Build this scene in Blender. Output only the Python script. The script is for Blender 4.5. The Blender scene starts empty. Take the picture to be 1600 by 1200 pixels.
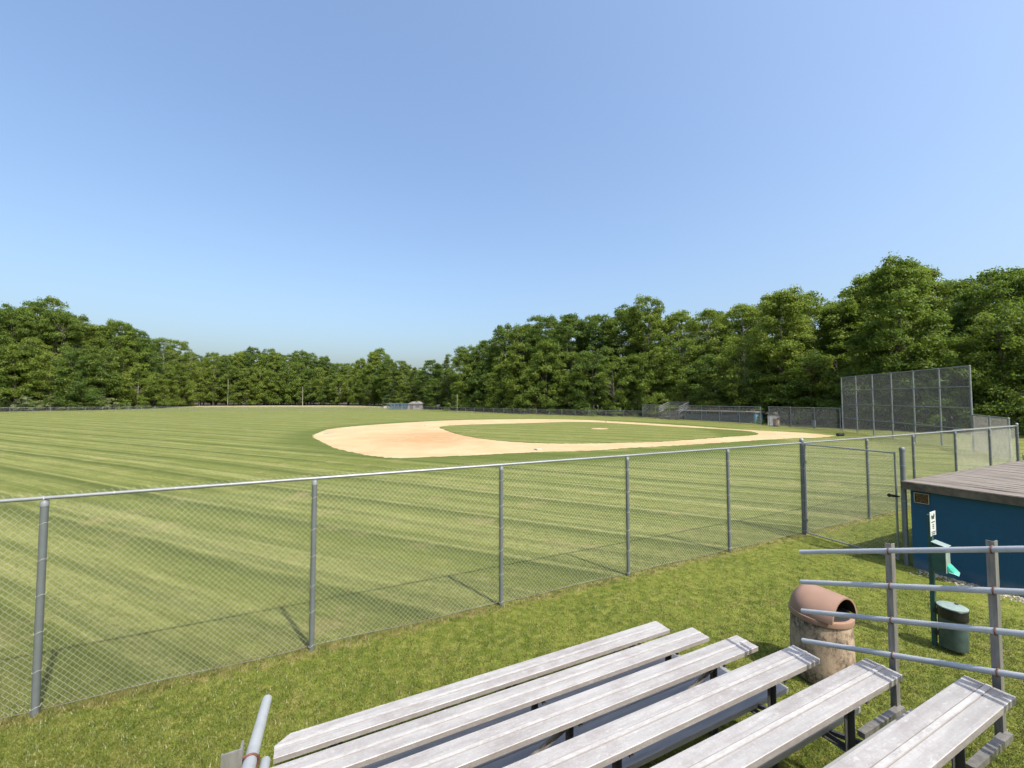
import bpy, math, random
import numpy as np
from mathutils import Vector, Matrix

sc = bpy.context.scene
C = sc.collection
R = math.radians

# ------------------------------------------------------------------ camera
F_PX, PITCH, EYE = 651.9, 0.0421, 3.47        # focal length in px of a 1600 px wide picture
cam = bpy.data.objects.new('camera', bpy.data.cameras.new('camera')); C.objects.link(cam)
cam.location = (0, 0, EYE)
cam.rotation_euler = (math.pi/2 + PITCH, 0, 0)
cam.data.sensor_width = 36
cam.data.lens = 36 * F_PX / 1600
cam.data.clip_start = 0.05; cam.data.clip_end = 3000
sc.camera = cam

# ------------------------------------------------------------------ sky, sun, exposure
SUN_EL = R(55.5)
sun_xy = Vector((0.67, -0.742)).normalized()
SUN_DIR = Vector((sun_xy.x*math.cos(SUN_EL), sun_xy.y*math.cos(SUN_EL), math.sin(SUN_EL)))
world = bpy.data.worlds.new('World'); sc.world = world; world.use_nodes = True
wn = world.node_tree
sky = wn.nodes.new('ShaderNodeTexSky'); sky.sky_type = 'NISHITA'; sky.sun_disc = False
sky.sun_elevation = SUN_EL; sky.sun_rotation = math.atan2(sun_xy.x, sun_xy.y)
sky.altitude = 0; sky.air_density = 1.3; sky.dust_density = 5.0; sky.ozone_density = 5.0
wn.links.new(sky.outputs[0], wn.nodes['Background'].inputs[0])
wn.nodes['Background'].inputs[1].default_value = 0.15
sun = bpy.data.objects.new('sun', bpy.data.lights.new('sun', 'SUN')); C.objects.link(sun)
sun.data.energy = 3.9; sun.data.angle = R(0.53); sun.data.color = (1.0, 0.945, 0.84)
sun.rotation_euler = SUN_DIR.to_track_quat('Z', 'Y').to_euler()
sun.location = (0, 0, 60)
sc.view_settings.view_transform = 'Standard'; sc.view_settings.look = 'None'
sc.view_settings.exposure = 0.85; sc.view_settings.gamma = 1.0
sc.view_settings.use_curve_mapping = False
sc.render.engine = 'CYCLES'
sc.cycles.max_bounces = 8; sc.cycles.transparent_max_bounces = 8

# ------------------------------------------------------------------ helpers
def terrain(y):
    return 0.01 * min(max(0.0, y - 12.0), 230.0)

def ground(px, py, lift=0.0):
    """where the sight line of a surveyed picture point meets the ground"""
    a, b = (px-800)/F_PX, (600-py)/F_PX
    c, s = math.cos(PITCH), math.sin(PITCH)
    d = (a, c-b*s, s+b*c)
    t = -EYE/d[2]
    for _ in range(40):
        t = (terrain(t*d[1]) - EYE)/d[2]
    return Vector((t*d[0], t*d[1], terrain(t*d[1]) + lift))

TH = 0.4534
U = Vector((math.cos(TH), math.sin(TH), 0)); V = Vector((-math.sin(TH), math.cos(TH), 0))
def uv(a, b, z=0.0):
    return U*a + V*b + Vector((0, 0, z))

class MB:
    def __init__(s): s.v = []; s.f = []; s.m = []; s.cur = 0
    def add(s, vs, fs):
        n = len(s.v); s.v += [tuple(p) for p in vs]
        s.f += [tuple(i+n for i in f) for f in fs]; s.m += [s.cur]*len(fs); return s
    def box(s, c, size, ax=None):
        ax = ax or (Vector((1,0,0)), Vector((0,1,0)), Vector((0,0,1)))
        c = Vector(c); h = [ax[i]*size[i]/2 for i in range(3)]
        vs = [c + h[0]*i + h[1]*j + h[2]*k for i in (-1,1) for j in (-1,1) for k in (-1,1)]
        return s.add(vs, [(0,1,3,2),(4,6,7,5),(0,4,5,1),(2,3,7,6),(0,2,6,4),(1,5,7,3)])
    def tube(s, pts, r, n=10, caps=True):
        pts = [Vector(p) for p in pts]
        rs = r if isinstance(r, (list, tuple)) else [r]*len(pts)
        rings = []; prev = None
        for i, p in enumerate(pts):
            t = (pts[min(i+1, len(pts)-1)] - pts[max(i-1, 0)]).normalized()
            if prev is None:
                prev = t.orthogonal().normalized()
            a = (prev - t*prev.dot(t)).normalized(); b = t.cross(a); prev = a
            rings.append([p + (a*math.cos(2*math.pi*k/n) + b*math.sin(2*math.pi*k/n))*rs[i] for k in range(n)])
        vs = [q for ring in rings for q in ring]; fs = []
        for i in range(len(pts)-1):
            for k in range(n):
                k2 = (k+1) % n
                fs.append((i*n+k, i*n+k2, (i+1)*n+k2, (i+1)*n+k))
        if caps:
            fs.append(tuple(range(n-1, -1, -1))); fs.append(tuple((len(pts)-1)*n+k for k in range(n)))
        return s.add(vs, fs)
    def torus(s, c, axis, Rr, r, n=14, m=6, arc=1.0):
        axis = Vector(axis).normalized(); a = axis.orthogonal().normalized(); b = axis.cross(a)
        pts = [Vector(c) + (a*math.cos(2*math.pi*arc*k/n) + b*math.sin(2*math.pi*arc*k/n))*Rr for k in range(n+1)]
        return s.tube(pts, r, m, caps=arc < 1)
    def lathe(s, c, prof, n=32, axis=None):
        c = Vector(c); vs = []; fs = []
        for (r, z) in prof:
            vs += [c + Vector((r*math.cos(2*math.pi*k/n), r*math.sin(2*math.pi*k/n), z)) for k in range(n)]
        for i in range(len(prof)-1):
            for k in range(n):
                k2 = (k+1) % n; fs.append((i*n+k, i*n+k2, (i+1)*n+k2, (i+1)*n+k))
        fs.append(tuple(range(n-1, -1, -1))); fs.append(tuple((len(prof)-1)*n+k for k in range(n)))
        return s.add(vs, fs)
    def extrude(s, poly, o, ax, ay, az, length):
        """poly in the ax/ay plane, pushed along az"""
        o = Vector(o); n = len(poly)
        vs = [o + ax*x + ay*y for x, y in poly] + [o + ax*x + ay*y + az*length for x, y in poly]
        fs = [(i, (i+1) % n, n+(i+1) % n, n+i) for i in range(n)]
        fs.append(tuple(range(n-1, -1, -1))); fs.append(tuple(range(n, 2*n)))
        return s.add(vs, fs)
    def mesh(s, name, mats, smooth=False):
        me = bpy.data.meshes.new(name); me.from_pydata(s.v, [], s.f)
        for m in (mats if isinstance(mats, (list, tuple)) else [mats]): me.materials.append(m)
        if any(s.m): me.polygons.foreach_set('material_index', s.m)
        me.update()
        import bmesh
        bm = bmesh.new(); bm.from_mesh(me); bmesh.ops.recalc_face_normals(bm, faces=bm.faces[:]); bm.to_mesh(me); bm.free()
        if smooth:
            me.polygons.foreach_set('use_smooth', [True]*len(me.polygons))
            try: me.set_sharp_from_angle(angle=R(35))
            except Exception: pass
        return me
    def build(s, name, mats, parent=None, smooth=False):
        return link(name, s.mesh(name, mats, smooth), parent)

def link(name, data, parent=None):
    o = bpy.data.objects.new(name, data); C.objects.link(o)
    if parent is not None: o.parent = parent
    return o
def tag(o, label=None, cat=None, group=None, kind=None):
    if label: o['label'] = label
    if cat: o['category'] = cat
    if group: o['group'] = group
    if kind: o['kind'] = kind
    return o
def empty(name, loc=(0,0,0), rz=0.0, label=None, cat=None, group=None):
    o = link(name, None); o.location = loc; o.rotation_euler = (0, 0, rz); o.empty_display_size = .2
    return tag(o, label, cat, group)
def np_mesh(name, verts, faces, mats, attrs=None):
    """verts (n,3), faces (m,k) numpy"""
    me = bpy.data.meshes.new(name); k = faces.shape[1]
    me.vertices.add(len(verts)); me.vertices.foreach_set('co', verts.astype(np.float32).ravel())
    me.loops.add(faces.size); me.loops.foreach_set('vertex_index', faces.astype(np.int32).ravel())
    me.polygons.add(len(faces)); me.polygons.foreach_set('loop_start', np.arange(0, faces.size, k, dtype=np.int32))
    me.polygons.foreach_set('loop_total', np.full(len(faces), k, dtype=np.int32))
    for m in (mats if isinstance(mats, (list, tuple)) else [mats]): me.materials.append(m)
    for nm, arr in (attrs or {}).items():
        at = me.attributes.new(nm, 'FLOAT', 'POINT'); at.data.foreach_set('value', arr.astype(np.float32))
    me.update(calc_edges=True)
    return me

# ------------------------------------------------------------------ node helper
class NT:
    def __init__(s, name):
        s.m = bpy.data.materials.new(name); s.m.use_nodes = True; s.t = s.m.node_tree
        s.b = s.t.nodes['Principled BSDF']; s.out = s.t.nodes['Material Output']
    def put(s, sock, v):
        if v is None: return
        if isinstance(v, bpy.types.NodeSocket): s.t.links.new(v, sock)
        elif isinstance(v, (tuple, list)) and len(v) == 3 and sock.type == 'RGBA': sock.default_value = (*v, 1)
        else: sock.default_value = v
    def node(s, typ, ins=None, **props):
        n = s.t.nodes.new(typ)
        for k, v in props.items(): setattr(n, k, v)
        for k, v in (ins or {}).items(): s.put(n.inputs[k], v)
        return n
    def math(s, op, a, b=0.0, c=None, clamp=False):
        n = s.node('ShaderNodeMath', operation=op, use_clamp=clamp); s.put(n.inputs[0], a); s.put(n.inputs[1], b)
        if c is not None: s.put(n.inputs[2], c)
        return n.outputs[0]
    def pos(s): return s.node('ShaderNodeNewGeometry').outputs['Position']
    def obj(s): return s.node('ShaderNodeTexCoord').outputs['Object']
    def dot(s, a, v):
        n = s.node('ShaderNodeVectorMath', operation='DOT_PRODUCT'); s.put(n.inputs[0], a); n.inputs[1].default_value = v
        return n.outputs['Value']
    def dist(s, a, v):
        n = s.node('ShaderNodeVectorMath', operation='DISTANCE'); s.put(n.inputs[0], a); n.inputs[1].default_value = v
        return n.outputs['Value']
    def scale(s, a, v):
        n = s.node('ShaderNodeVectorMath', operation='MULTIPLY'); s.put(n.inputs[0], a); n.inputs[1].default_value = v
        return n.outputs[0]
    def noise(s, vec, sc_, det=3, rough=.55, dist=0):
        return s.node('ShaderNodeTexNoise', {'Vector': vec, 'Scale': sc_, 'Detail': det, 'Roughness': rough, 'Distortion': dist}).outputs[0]
    def ramp(s, f, lo, hi, a=0.0, b=1.0, smooth=False):
        n = s.node('ShaderNodeMapRange', {0: f, 1: lo, 2: hi, 3: a, 4: b})
        if smooth: n.interpolation_type = 'SMOOTHSTEP'
        return n.outputs[0]
    def mix(s, f, a, b, mode='MIX'):
        n = s.node('ShaderNodeMix', data_type='RGBA', blend_type=mode)
        s.put(n.inputs[0], f); s.put(n.inputs[6], a); s.put(n.inputs[7], b); return n.outputs[2]
    def bump(s, hgt, strength=.4, dist=.01):
        s.put(s.b.inputs['Normal'], s.node('ShaderNodeBump', {'Strength': strength, 'Distance': dist, 'Height': hgt}).outputs[0])
    def set(s, **kw):
        for k, v in kw.items(): s.put(s.b.inputs[k.replace('_', ' ')], v)
        return s

def simple(name, col, rough=.6, metal=0.0, noise_amt=.15, nscale=8, bump=.0):
    n = NT(name); f = n.noise(n.obj(), nscale, 4)
    dark = tuple(c*(1-noise_amt*1.6) for c in col); light = tuple(min(1, c*(1+noise_amt)) for c in col)
    n.set(Base_Color=n.mix(n.ramp(f, .3, .7), dark, light), Roughness=rough, Metallic=metal)
    if bump: n.bump(n.noise(n.obj(), nscale*8, 3), bump, .004)
    return n.m

# ------------------------------------------------------------------ grass colour shared by lawn sheet and blades
MOW_N = Vector((0.427, 0.904, 0))
INF_C = Vector((3.0, 45.5, 0))      # centre of the infield arc, refined below
INF_R = 20.0

DIRT_OUT = [(489,681),(497,676.5),(515,670.6),(560,665.6),(627,660.8),(702,657),(777,655.3),(852,655),(909,656),(957,658.3),(1002,660.8),
            (1070,665),(1124,669),(1169,672),(1205,673.8),(1250,676),(1286,679.2),(1304,681),(1279,684),(1250,684.6),(1200,687),
            (1137,691.3),(1070,695.5),(1040,697.2),(980,700.3),(927,704),(837,707),(740,711.5),(650,715),(620,716),(590,713.7),(560,709),(522,699.5),(499,689)]
GRASS_IN = [(689,667),(725,664.2),(777,662.7),(837,661.2),(882,659.9),(927,660.1),(965,662.0),(1005,664.2),(1070,668),(1137,671.8),(1173,674.7),
            (1183.6,678.4),(1173,680.5),(1137,683),(1070,688),(1040,690),(980,692),(927,693),(852,693),(777,688.5),(725,681),(697,672.5)]
_arc = [ground(*p) for p in DIRT_OUT[:10]] + [ground(*p) for p in DIRT_OUT[-8:]]
_A = np.array([[2*p.x, 2*p.y, 1] for p in _arc]); _b = np.array([p.x**2+p.y**2 for p in _arc])
_s = np.linalg.lstsq(_A, _b, rcond=None)[0]
INF_C = Vector((_s[0], _s[1], 0)); INF_R = math.sqrt(_s[2]+_s[0]**2+_s[1]**2)

FIELD_A, FIELD_B, FIELD_C, FIELD_L = (.118,.138,.031), (.168,.182,.050), (.092,.116,.023), (.235,.236,.088)
FIELD_D, FIELD_S, FIELD_Y = (.074,.090,.018), (.040,.060,.010), (.250,.205,.100)
def grass_colour(n, use_mow=True):
    P = n.pos(); flat = n.scale(P, (1, 1, 0))
    big = n.noise(flat, .12, 3); mid = n.noise(flat, .9, 4, .6); fine = n.noise(flat, 7.0, 4, .65); vfine = n.noise(flat, 45, 2, .6)
    # near lawn: deeper green with tan and yellow flecks
    near = n.mix(n.ramp(mid, .35, .65), (.066, .094, .011), (.108, .132, .020))
    near = n.mix(n.ramp(fine, .42, .72), near, (.17, .172, .038))
    near = n.mix(n.ramp(n.noise(flat, 1.7, 5, .7), .57, .72, 0, .55), near, (.20, .165, .058))
    # field: mown, paler olive; light on leaning blades painted in as stripes
    wob = n.math('MULTIPLY', n.math('SUBTRACT', n.noise(flat, .06, 2), .5), .9)
    wob = n.math('ADD', wob, n.math('MULTIPLY', n.math('SUBTRACT', mid, .5), .16))
    t = n.math('ADD', n.dot(P, MOW_N), wob)
    ph = n.math('PINGPONG', n.math('DIVIDE', t, 2.75), 0.5)
    stripe = n.ramp(ph, .04, .13, 1, 0, True)
    ph2 = n.math('PINGPONG', n.math('DIVIDE', n.math('ADD', t, .4), 0.92), 0.5)
    stripe2 = n.ramp(ph2, .08, .24, .55, 0, True)
    lane = n.ramp(n.math('PINGPONG', n.math('DIVIDE', n.math('ADD', t, .7), 5.5), 0.5), .20, .30, 0, .40)
    streak_vec = n.node('ShaderNodeVectorRotate', {'Vector': flat, 'Angle': math.atan2(MOW_N.x, MOW_N.y)}, rotation_type='Z_AXIS').outputs[0]
    streak = n.noise(n.scale(streak_vec, (.035, 1.1, 0)), 1.0, 4, .6); streak3 = n.noise(n.scale(streak_vec, (.22, 5.5, 0)), 1.0, 5, .7)
    stripe = n.math('MULTIPLY', n.math('MAXIMUM', stripe, stripe2), n.ramp(streak, .36, .56, .50, 1))
    field = n.mix(n.ramp(mid, .35, .65), FIELD_A, FIELD_B)
    field = n.mix(lane, field, FIELD_C)
    field = n.mix(n.ramp(streak, .38, .66, 0, .85), field, FIELD_L)
    field = n.mix(n.ramp(streak3, .46, .66, 0, .75), field, FIELD_D)
    field = n.mix(n.ramp(fine, .45, .70, 0, .75), field, FIELD_D)
    field = n.mix(n.math('MULTIPLY', stripe, .78), field, FIELD_S)
    dry = n.ramp(n.noise(flat, .55, 5, .7), .56, .70, 0, .55)
    field = n.mix(dry, field, FIELD_Y)
    # greener ring round the infield dirt
    d = n.math('SUBTRACT', n.dist(flat, INF_C), INF_R)
    ring = n.math('MULTIPLY', n.math('MULTIPLY', n.ramp(n.math('ADD', d, n.math('MULTIPLY', mid, .8)), .8, 4.0, 1, 0, True), n.ramp(d, -3.2, -2.2, 0, 1)), .75)
    field = n.mix(ring, field, (.066, .090, .017))
    fv = n.math('ADD', n.dot(P, V), n.math('MULTIPLY', fine, .25))
    col = n.mix(n.ramp(fv, 6.55, 7.0, 0, 1), near, field)
    # strip of drier grass under the fence line
    fl = n.math('ABSOLUTE', n.math('SUBTRACT', fv, 6.72))
    col = n.mix(n.math('MULTIPLY', n.ramp(fl, .03, .22, 1, 0), n.ramp(fine, .4, .6, .05, .65)), col, (.20, .15, .065))
    # rough uncut edge towards the woods
    y = n.node('ShaderNodeSeparateXYZ', {0: P}).outputs[1]
    rough = n.ramp(n.math('ADD', y, n.math('MULTIPLY', big, 22)), 160, 172, 0, 1)
    col = n.mix(n.math('MULTIPLY', rough, n.ramp(mid, .3, .6, .3, 1)), col, (.30, .265, .12))
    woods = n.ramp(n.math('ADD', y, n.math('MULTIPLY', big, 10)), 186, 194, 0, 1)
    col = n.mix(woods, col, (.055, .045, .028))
    v = n.ramp(vfine, .25, .75, .62, 1.3)
    col = n.node('ShaderNodeMix', {0: 1.0, 6: col}, data_type='RGBA', blend_type='MULTIPLY')
    comb = n.node('ShaderNodeCombineColor', {0: v, 1: v, 2: v})
    n.put(col.inputs[7], comb.outputs[0])
    return col.outputs[2], flat

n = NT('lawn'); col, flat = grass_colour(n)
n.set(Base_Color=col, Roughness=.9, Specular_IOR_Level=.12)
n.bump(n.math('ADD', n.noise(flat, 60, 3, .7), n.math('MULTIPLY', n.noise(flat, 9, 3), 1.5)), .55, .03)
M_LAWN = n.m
n = NT('grass_blade'); col, flat = grass_colour(n)
tint = n.node('ShaderNodeAttribute', attribute_name='tint').outputs['Fac']
col2 = n.mix(n.ramp(tint, 0, 1, 0, .45), col, (.27, .27, .07))
col2 = n.mix(n.ramp(tint, .0, .35, .35, 0), col2, (.028, .050, .007))
dif = n.node('ShaderNodeBsdfDiffuse', {'Color': col2}); trn = n.node('ShaderNodeBsdfTranslucent', {'Color': col2})
gl = n.node('ShaderNodeBsdfGlossy', {'Color': (1, 1, 1), 'Roughness': .45})
m1 = n.node('ShaderNodeMixShader', {0: .35, 1: dif.outputs[0], 2: trn.outputs[0]})
m2 = n.node('ShaderNodeMixShader', {0: .03, 1: m1.outputs[0], 2: gl.outputs[0]})
n.t.links.new(m2.outputs[0], n.out.inputs[0]); M_BLADE = n.m

# dirt
n = NT('infield_dirt'); P = n.pos()
nz = n.noise(P, .35, 5, .6); fz = n.noise(P, 3.0, 5, .7); gz = n.noise(P, 25, 3, .6)
c0 = n.mix(n.ramp(nz, .35, .65), (.325, .250, .138), (.385, .308, .185))
c0 = n.mix(n.ramp(fz, .5, .75, 0, .45), c0, (.30, .215, .11))
RED = ground(672, 684)
dr = n.dist(n.scale(P, (1.0, .75, 0)), (RED.x, RED.y*.75, 0))
redm = n.math('MULTIPLY', n.ramp(n.math('ADD', dr, n.math('MULTIPLY', fz, 5)), 4.0, 10.0, 1, 0, True), n.ramp(n.noise(n.scale(P, (1, 3, 1)), 1.2, 5, .75), .36, .54))
c0 = n.mix(n.math('MULTIPLY', redm, .8), c0, (.34, .165, .075))
c0 = n.mix(n.ramp(n.noise(P, 9, 6, .8), .56, .68, 0, .55), c0, (.23, .15, .075))
c0 = n.mix(n.ramp(gz, .58, .72, 0, .6), c0, (.22, .15, .085))
n.set(Base_Color=c0, Roughness=.95, Specular_IOR_Level=.1); n.bump(n.math('ADD', gz, fz), .3, .03); M_DIRT = n.m

# metals
def galvanised(name, base, rough=.45, metal=.55, stain=.25, stretch=(1, 1, 1)):
    n = NT(name); P = n.scale(n.pos(), stretch)
    a = n.noise(P, 4, 5, .65); b = n.node('ShaderNodeTexVoronoi', {'Vector': P, 'Scale': 60.0}).outputs['Color']
    bw = n.node('ShaderNodeRGBToBW', {0: b}).outputs[0]
    c = n.mix(n.ramp(a, .35, .7), tuple(x*(1-stain) for x in base), base)
    c = n.mix(n.ramp(bw, 0, 1, 0, .14), c, tuple(x*.6 for x in base))
    n.set(Base_Color=c, Roughness=n.ramp(a, .3, .7, rough+.12, rough-.05), Metallic=metal); return n.m
M_POST = galvanised('galvanised_post', (.150, .168, .168), .5, .3)
M_FPOST = galvanised('far_fence_post', (.235, .255, .255), .5, .3)
M_RAIL = galvanised('galvanised_rail', (.26, .275, .28), .42, .35)
M_WIRE = galvanised('fence_wire', (.46, .46, .37), .5, .15, .2)
M_FARWIRE = galvanised('dull_fence_wire', (.20, .21, .20), .6, .2)
M_PIPE = galvanised('pale_galvanised_pipe', (.43, .45, .47), .42, .2)
M_STEEL = galvanised('weathered_steel_angle', (.10, .10, .10), .6, .4, .45)
M_ALANGLE = galvanised('weathered_aluminium_angle', (.30, .285, .265), .5, .55, .5, (6, 6, .8))
M_RUST = simple('rusty_bolt', (.13, .055, .035), .8, .3, .4, 60)

n = NT('weathered_bench_plank'); P = n.pos()
rot = n.node('ShaderNodeVectorRotate', {'Vector': P, 'Angle': -TH}, rotation_type='Z_AXIS').outputs[0]
st = n.noise(n.scale(rot, (.8, 14, 14)), 1.5, 5, .65); blot = n.noise(n.scale(rot, (1, 1.7, 1)), 3.2, 6, .72); sp = n.noise(rot, 45, 3, .7)
hi = n.noise(n.scale(rot, (2, 5, 2)), 7, 4, .7)
c = n.mix(n.ramp(st, .35, .65), (.255, .245, .237), (.355, .343, .332))
c = n.mix(n.ramp(n.noise(rot, 70, 4, .8), .45, .70, 0, .35), c, (.17, .155, .145))
c = n.mix(n.ramp(blot, .45, .68, 0, .60), c, (.175, .152, .146))
c = n.mix(n.ramp(hi, .58, .70, 0, .55), c, (.43, .42, .405))
c = n.mix(n.ramp(sp, .58, .75, 0, .4), c, (.46, .45, .44))
c = n.mix(n.ramp(n.noise(rot, 18, 5, .8), .60, .72, 0, .35), c, (.14, .115, .105))
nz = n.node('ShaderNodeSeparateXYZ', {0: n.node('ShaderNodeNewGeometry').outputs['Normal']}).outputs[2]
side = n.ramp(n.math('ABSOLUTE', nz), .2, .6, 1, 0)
uvw = n.node('ShaderNodeSeparateXYZ', {0: n.obj()}).outputs[1]
rib = n.math('ABSOLUTE', n.math('ADD', uvw, .125))
c = n.mix(n.math('MULTIPLY', n.ramp(rib, .012, .017, 1, 0), n.ramp(hi, .35, .6, .1, .6)), c, (.43, .42, .405))
gro = n.math('ABSOLUTE', n.math('SUBTRACT', rib, .020))
c = n.mix(n.math('MULTIPLY', n.ramp(gro, .0015, .0035, 1, 0), .6), c, (.13, .115, .105))
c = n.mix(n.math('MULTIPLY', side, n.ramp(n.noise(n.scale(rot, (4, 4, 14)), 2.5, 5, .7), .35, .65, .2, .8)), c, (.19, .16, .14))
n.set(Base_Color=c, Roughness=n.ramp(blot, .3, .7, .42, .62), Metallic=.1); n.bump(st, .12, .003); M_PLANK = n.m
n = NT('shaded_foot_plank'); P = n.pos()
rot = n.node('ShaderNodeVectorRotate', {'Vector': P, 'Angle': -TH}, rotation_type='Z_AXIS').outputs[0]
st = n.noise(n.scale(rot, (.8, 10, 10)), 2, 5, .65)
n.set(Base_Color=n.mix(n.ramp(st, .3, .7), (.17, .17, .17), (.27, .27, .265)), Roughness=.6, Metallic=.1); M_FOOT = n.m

# ------------------------------------------------------------------ ground
xs = [-900,-500,-300,-200] + list(range(-150, 151, 10)) + [200,300,500,900]
ys = [-400,-150,-60,-30,-15,-8,-4,0,4,8,12,16,20] + list(range(26, 243, 12)) + [242,260,320,420,600,1000,1500]
ys = sorted(set(ys))
gv = np.array([(x, y, terrain(y)) for y in ys for x in xs]); nx = len(xs)
gf = np.array([(j*nx+i, j*nx+i+1, (j+1)*nx+i+1, (j+1)*nx+i) for j in range(len(ys)-1) for i in range(nx-1)])
tag(link('ground', np_mesh('ground', gv, gf, M_LAWN)), kind='structure')

def ragged(poly, lift, amp, seg=.35, seed=1):
    rnd = random.Random(seed); pts = [ground(*p) for p in poly]; out = []
    # smooth closed Catmull-Rom through the surveyed points
    m = len(pts)
    for i in range(m):
        p0, p1, p2, p3 = pts[i-1], pts[i], pts[(i+1) % m], pts[(i+2) % m]
        k = max(2, int((p2-p1).length/seg))
        for j in range(k):
            t = j/k
            q = .5*((2*p1) + (p2-p0)*t + (2*p0-5*p1+4*p2-p3)*t*t + (3*p1-p0-3*p2+p3)*t**3)
            q += Vector((rnd.uniform(-amp, amp), rnd.uniform(-amp, amp), 0))
            q.z = terrain(q.y) + lift; out.append(q)
    return out
def sheet(name, pts, mat, thick=0.0):
    import mathutils.geometry as mg
    b = MB(); tris = mg.tessellate_polygon([pts]); nn = len(pts)
    b.add(pts, [tuple(t) for t in tris])
    if thick:
        low = [p - Vector((0, 0, thick)) for p in pts]
        b.add(pts+low, [(i, (i+1) % nn, nn+(i+1) % nn, nn+i) for i in range(nn)])
    return tag(b.build(name, mat), kind='structure')
sheet('infield_dirt', ragged(DIRT_OUT, .012, .13, .22, 3), M_DIRT)
sheet('infield_grass', ragged(GRASS_IN, .045, .11, .22, 5), M_LAWN, .035)

# ------------------------------------------------------------------ grass blades on the near lawn
rng = np.random.default_rng(7)
def make_blades(name, count, ymin, ymax, hscale, wscale, power, seed, label):
    rng = np.random.default_rng(seed)
    y = (ymin**(1-power) + rng.random(count*2)*(ymax**(1-power) - ymin**(1-power)))**(1/(1-power))
    x = rng.uniform(-1.32, 1.32, count*2)*(y+.6)
    keep = np.ones_like(x, bool)
    fv = x*V.x + y*V.y; fu = x*U.x + y*U.y
    keep &= ~((fu > 11.3) & (fv > 2.6) & (fv < 4.5))                 # under the dugout
    keep &= ~((fu > 10.2) & (fv > 2.0) & (fv < 4.9) & (rng.random(len(x)) < .75))
    x = x[keep][:count]; y = y[keep][:count]; n_ = len(x); nb = 6
    X = np.repeat(x, nb) + rng.normal(0, .02*wscale, n_*nb); Y = np.repeat(y, nb) + rng.normal(0, .02*wscale, n_*nb)
    fv = np.repeat(x*V.x + y*V.y, nb)
    tall = np.where(np.abs(fv-6.6) < .10, 1.7, np.where(fv > 6.6, .62, 1.0))
    ang = rng.uniform(0, 2*np.pi, n_*nb); lean = rng.uniform(.15, 1.0, n_*nb)
    h = rng.uniform(.014, .036, n_*nb)*hscale*tall; w = rng.uniform(.0020, .0038, n_*nb)*wscale
    la = rng.uniform(0, 2*np.pi, n_*nb); zz = 0.01*np.maximum(0, Y-12)
    base = np.stack([X, Y, zz-.002], 1)
    side = np.stack([np.cos(ang)*w, np.sin(ang)*w, np.zeros_like(w)], 1)
    tip = base + np.stack([np.cos(la)*lean*h, np.sin(la)*lean*h, h], 1)
    vs = np.stack([base-side, base+side, tip], 1).reshape(-1, 3)
    fs = np.arange(len(vs)).reshape(-1, 3)
    tint = np.repeat(np.clip(np.repeat(rng.random(n_), nb)*.6 + rng.random(n_*nb)*.4, 0, 1), 3)
    return tag(link(name, np_mesh(name, vs, fs, M_BLADE, {'tint': tint})), label, 'grass', kind='stuff')
make_blades('lawn_grass', 150000, 2.4, 17, 1.0, 1.35, 1.45, 7, 'short green grass of the lawn between bleachers and fence')

# ------------------------------------------------------------------ chain link
def chain_mesh(name, W, Hh, pitch, r, mat, weave=.003):
    hw = pitch/2; nw = int(round(W/hw)); ns = int(round(Hh/hw)); hw = W/nw; sh = Hh/ns
    j = np.arange(ns+1); V_ = []; F_ = []
    ca = [(math.cos(a), math.sin(a)) for a in (math.pi/2, math.pi*7/6, math.pi*11/6)]
    for i in range(nw):
        x = (i + ((j+i) % 2))*hw; yy = np.where((j+i) % 2 == 0, weave, -weave); z = j*sh
        ring = np.stack([np.stack([x + c*r, yy + s_*r, z], 1) for c, s_ in ca], 1).reshape(-1, 3)
        off = i*(ns+1)*3; V_.append(ring)
        b = off + j[:-1, None]*3
        for k in range(3):
            k2 = (k+1) % 3
            F_.append(np.concatenate([b+k, b+k2, b+3+k2, b+3+k], 1))
    return np_mesh(name, np.concatenate(V_), np.concatenate(F_), mat)
def diag_mesh(name, W, Hh, pitch, r, mat):
    """far fences: straight crossing wires clipped to the bay"""
    V_ = []; F_ = []; d = pitch
    k = int((W+Hh)/d)+1
    for sgn in (1, -1):
        for i in range(k):
            c = (i+.5)*d                     # line x + z = c  (or mirrored)
            x0, z0 = (c, 0) if c <= W else (W, c-W)
            x1, z1 = (0, c) if c <= Hh else (c-Hh, Hh)
            if c >= W+Hh: continue
            if sgn < 0: x0, x1 = W-x0, W-x1
            dx, dz = x1-x0, z1-z0; L = math.hypot(dx, dz)
            if L < 1e-4: continue
            px, pz = -dz/L*r, dx/L*r; y = .002*sgn
            o = len(V_)
            for (x, z) in ((x0, z0), (x1, z1)):
                V_ += [(x+px, y-r*.6, z+pz), (x-px, y-r*.6, z-pz), (x, y+r, z)]
            for a in range(3):
                b = (a+1) % 3; F_.append((o+a, o+b, o+3+b, o+3+a))
    return np_mesh(name, np.array(V_), np.array(F_), mat)

def rot_to(o, p, q):
    d = Vector(q)-Vector(p); o.rotation_euler = (0, 0, math.atan2(d.y, d.x))

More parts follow.
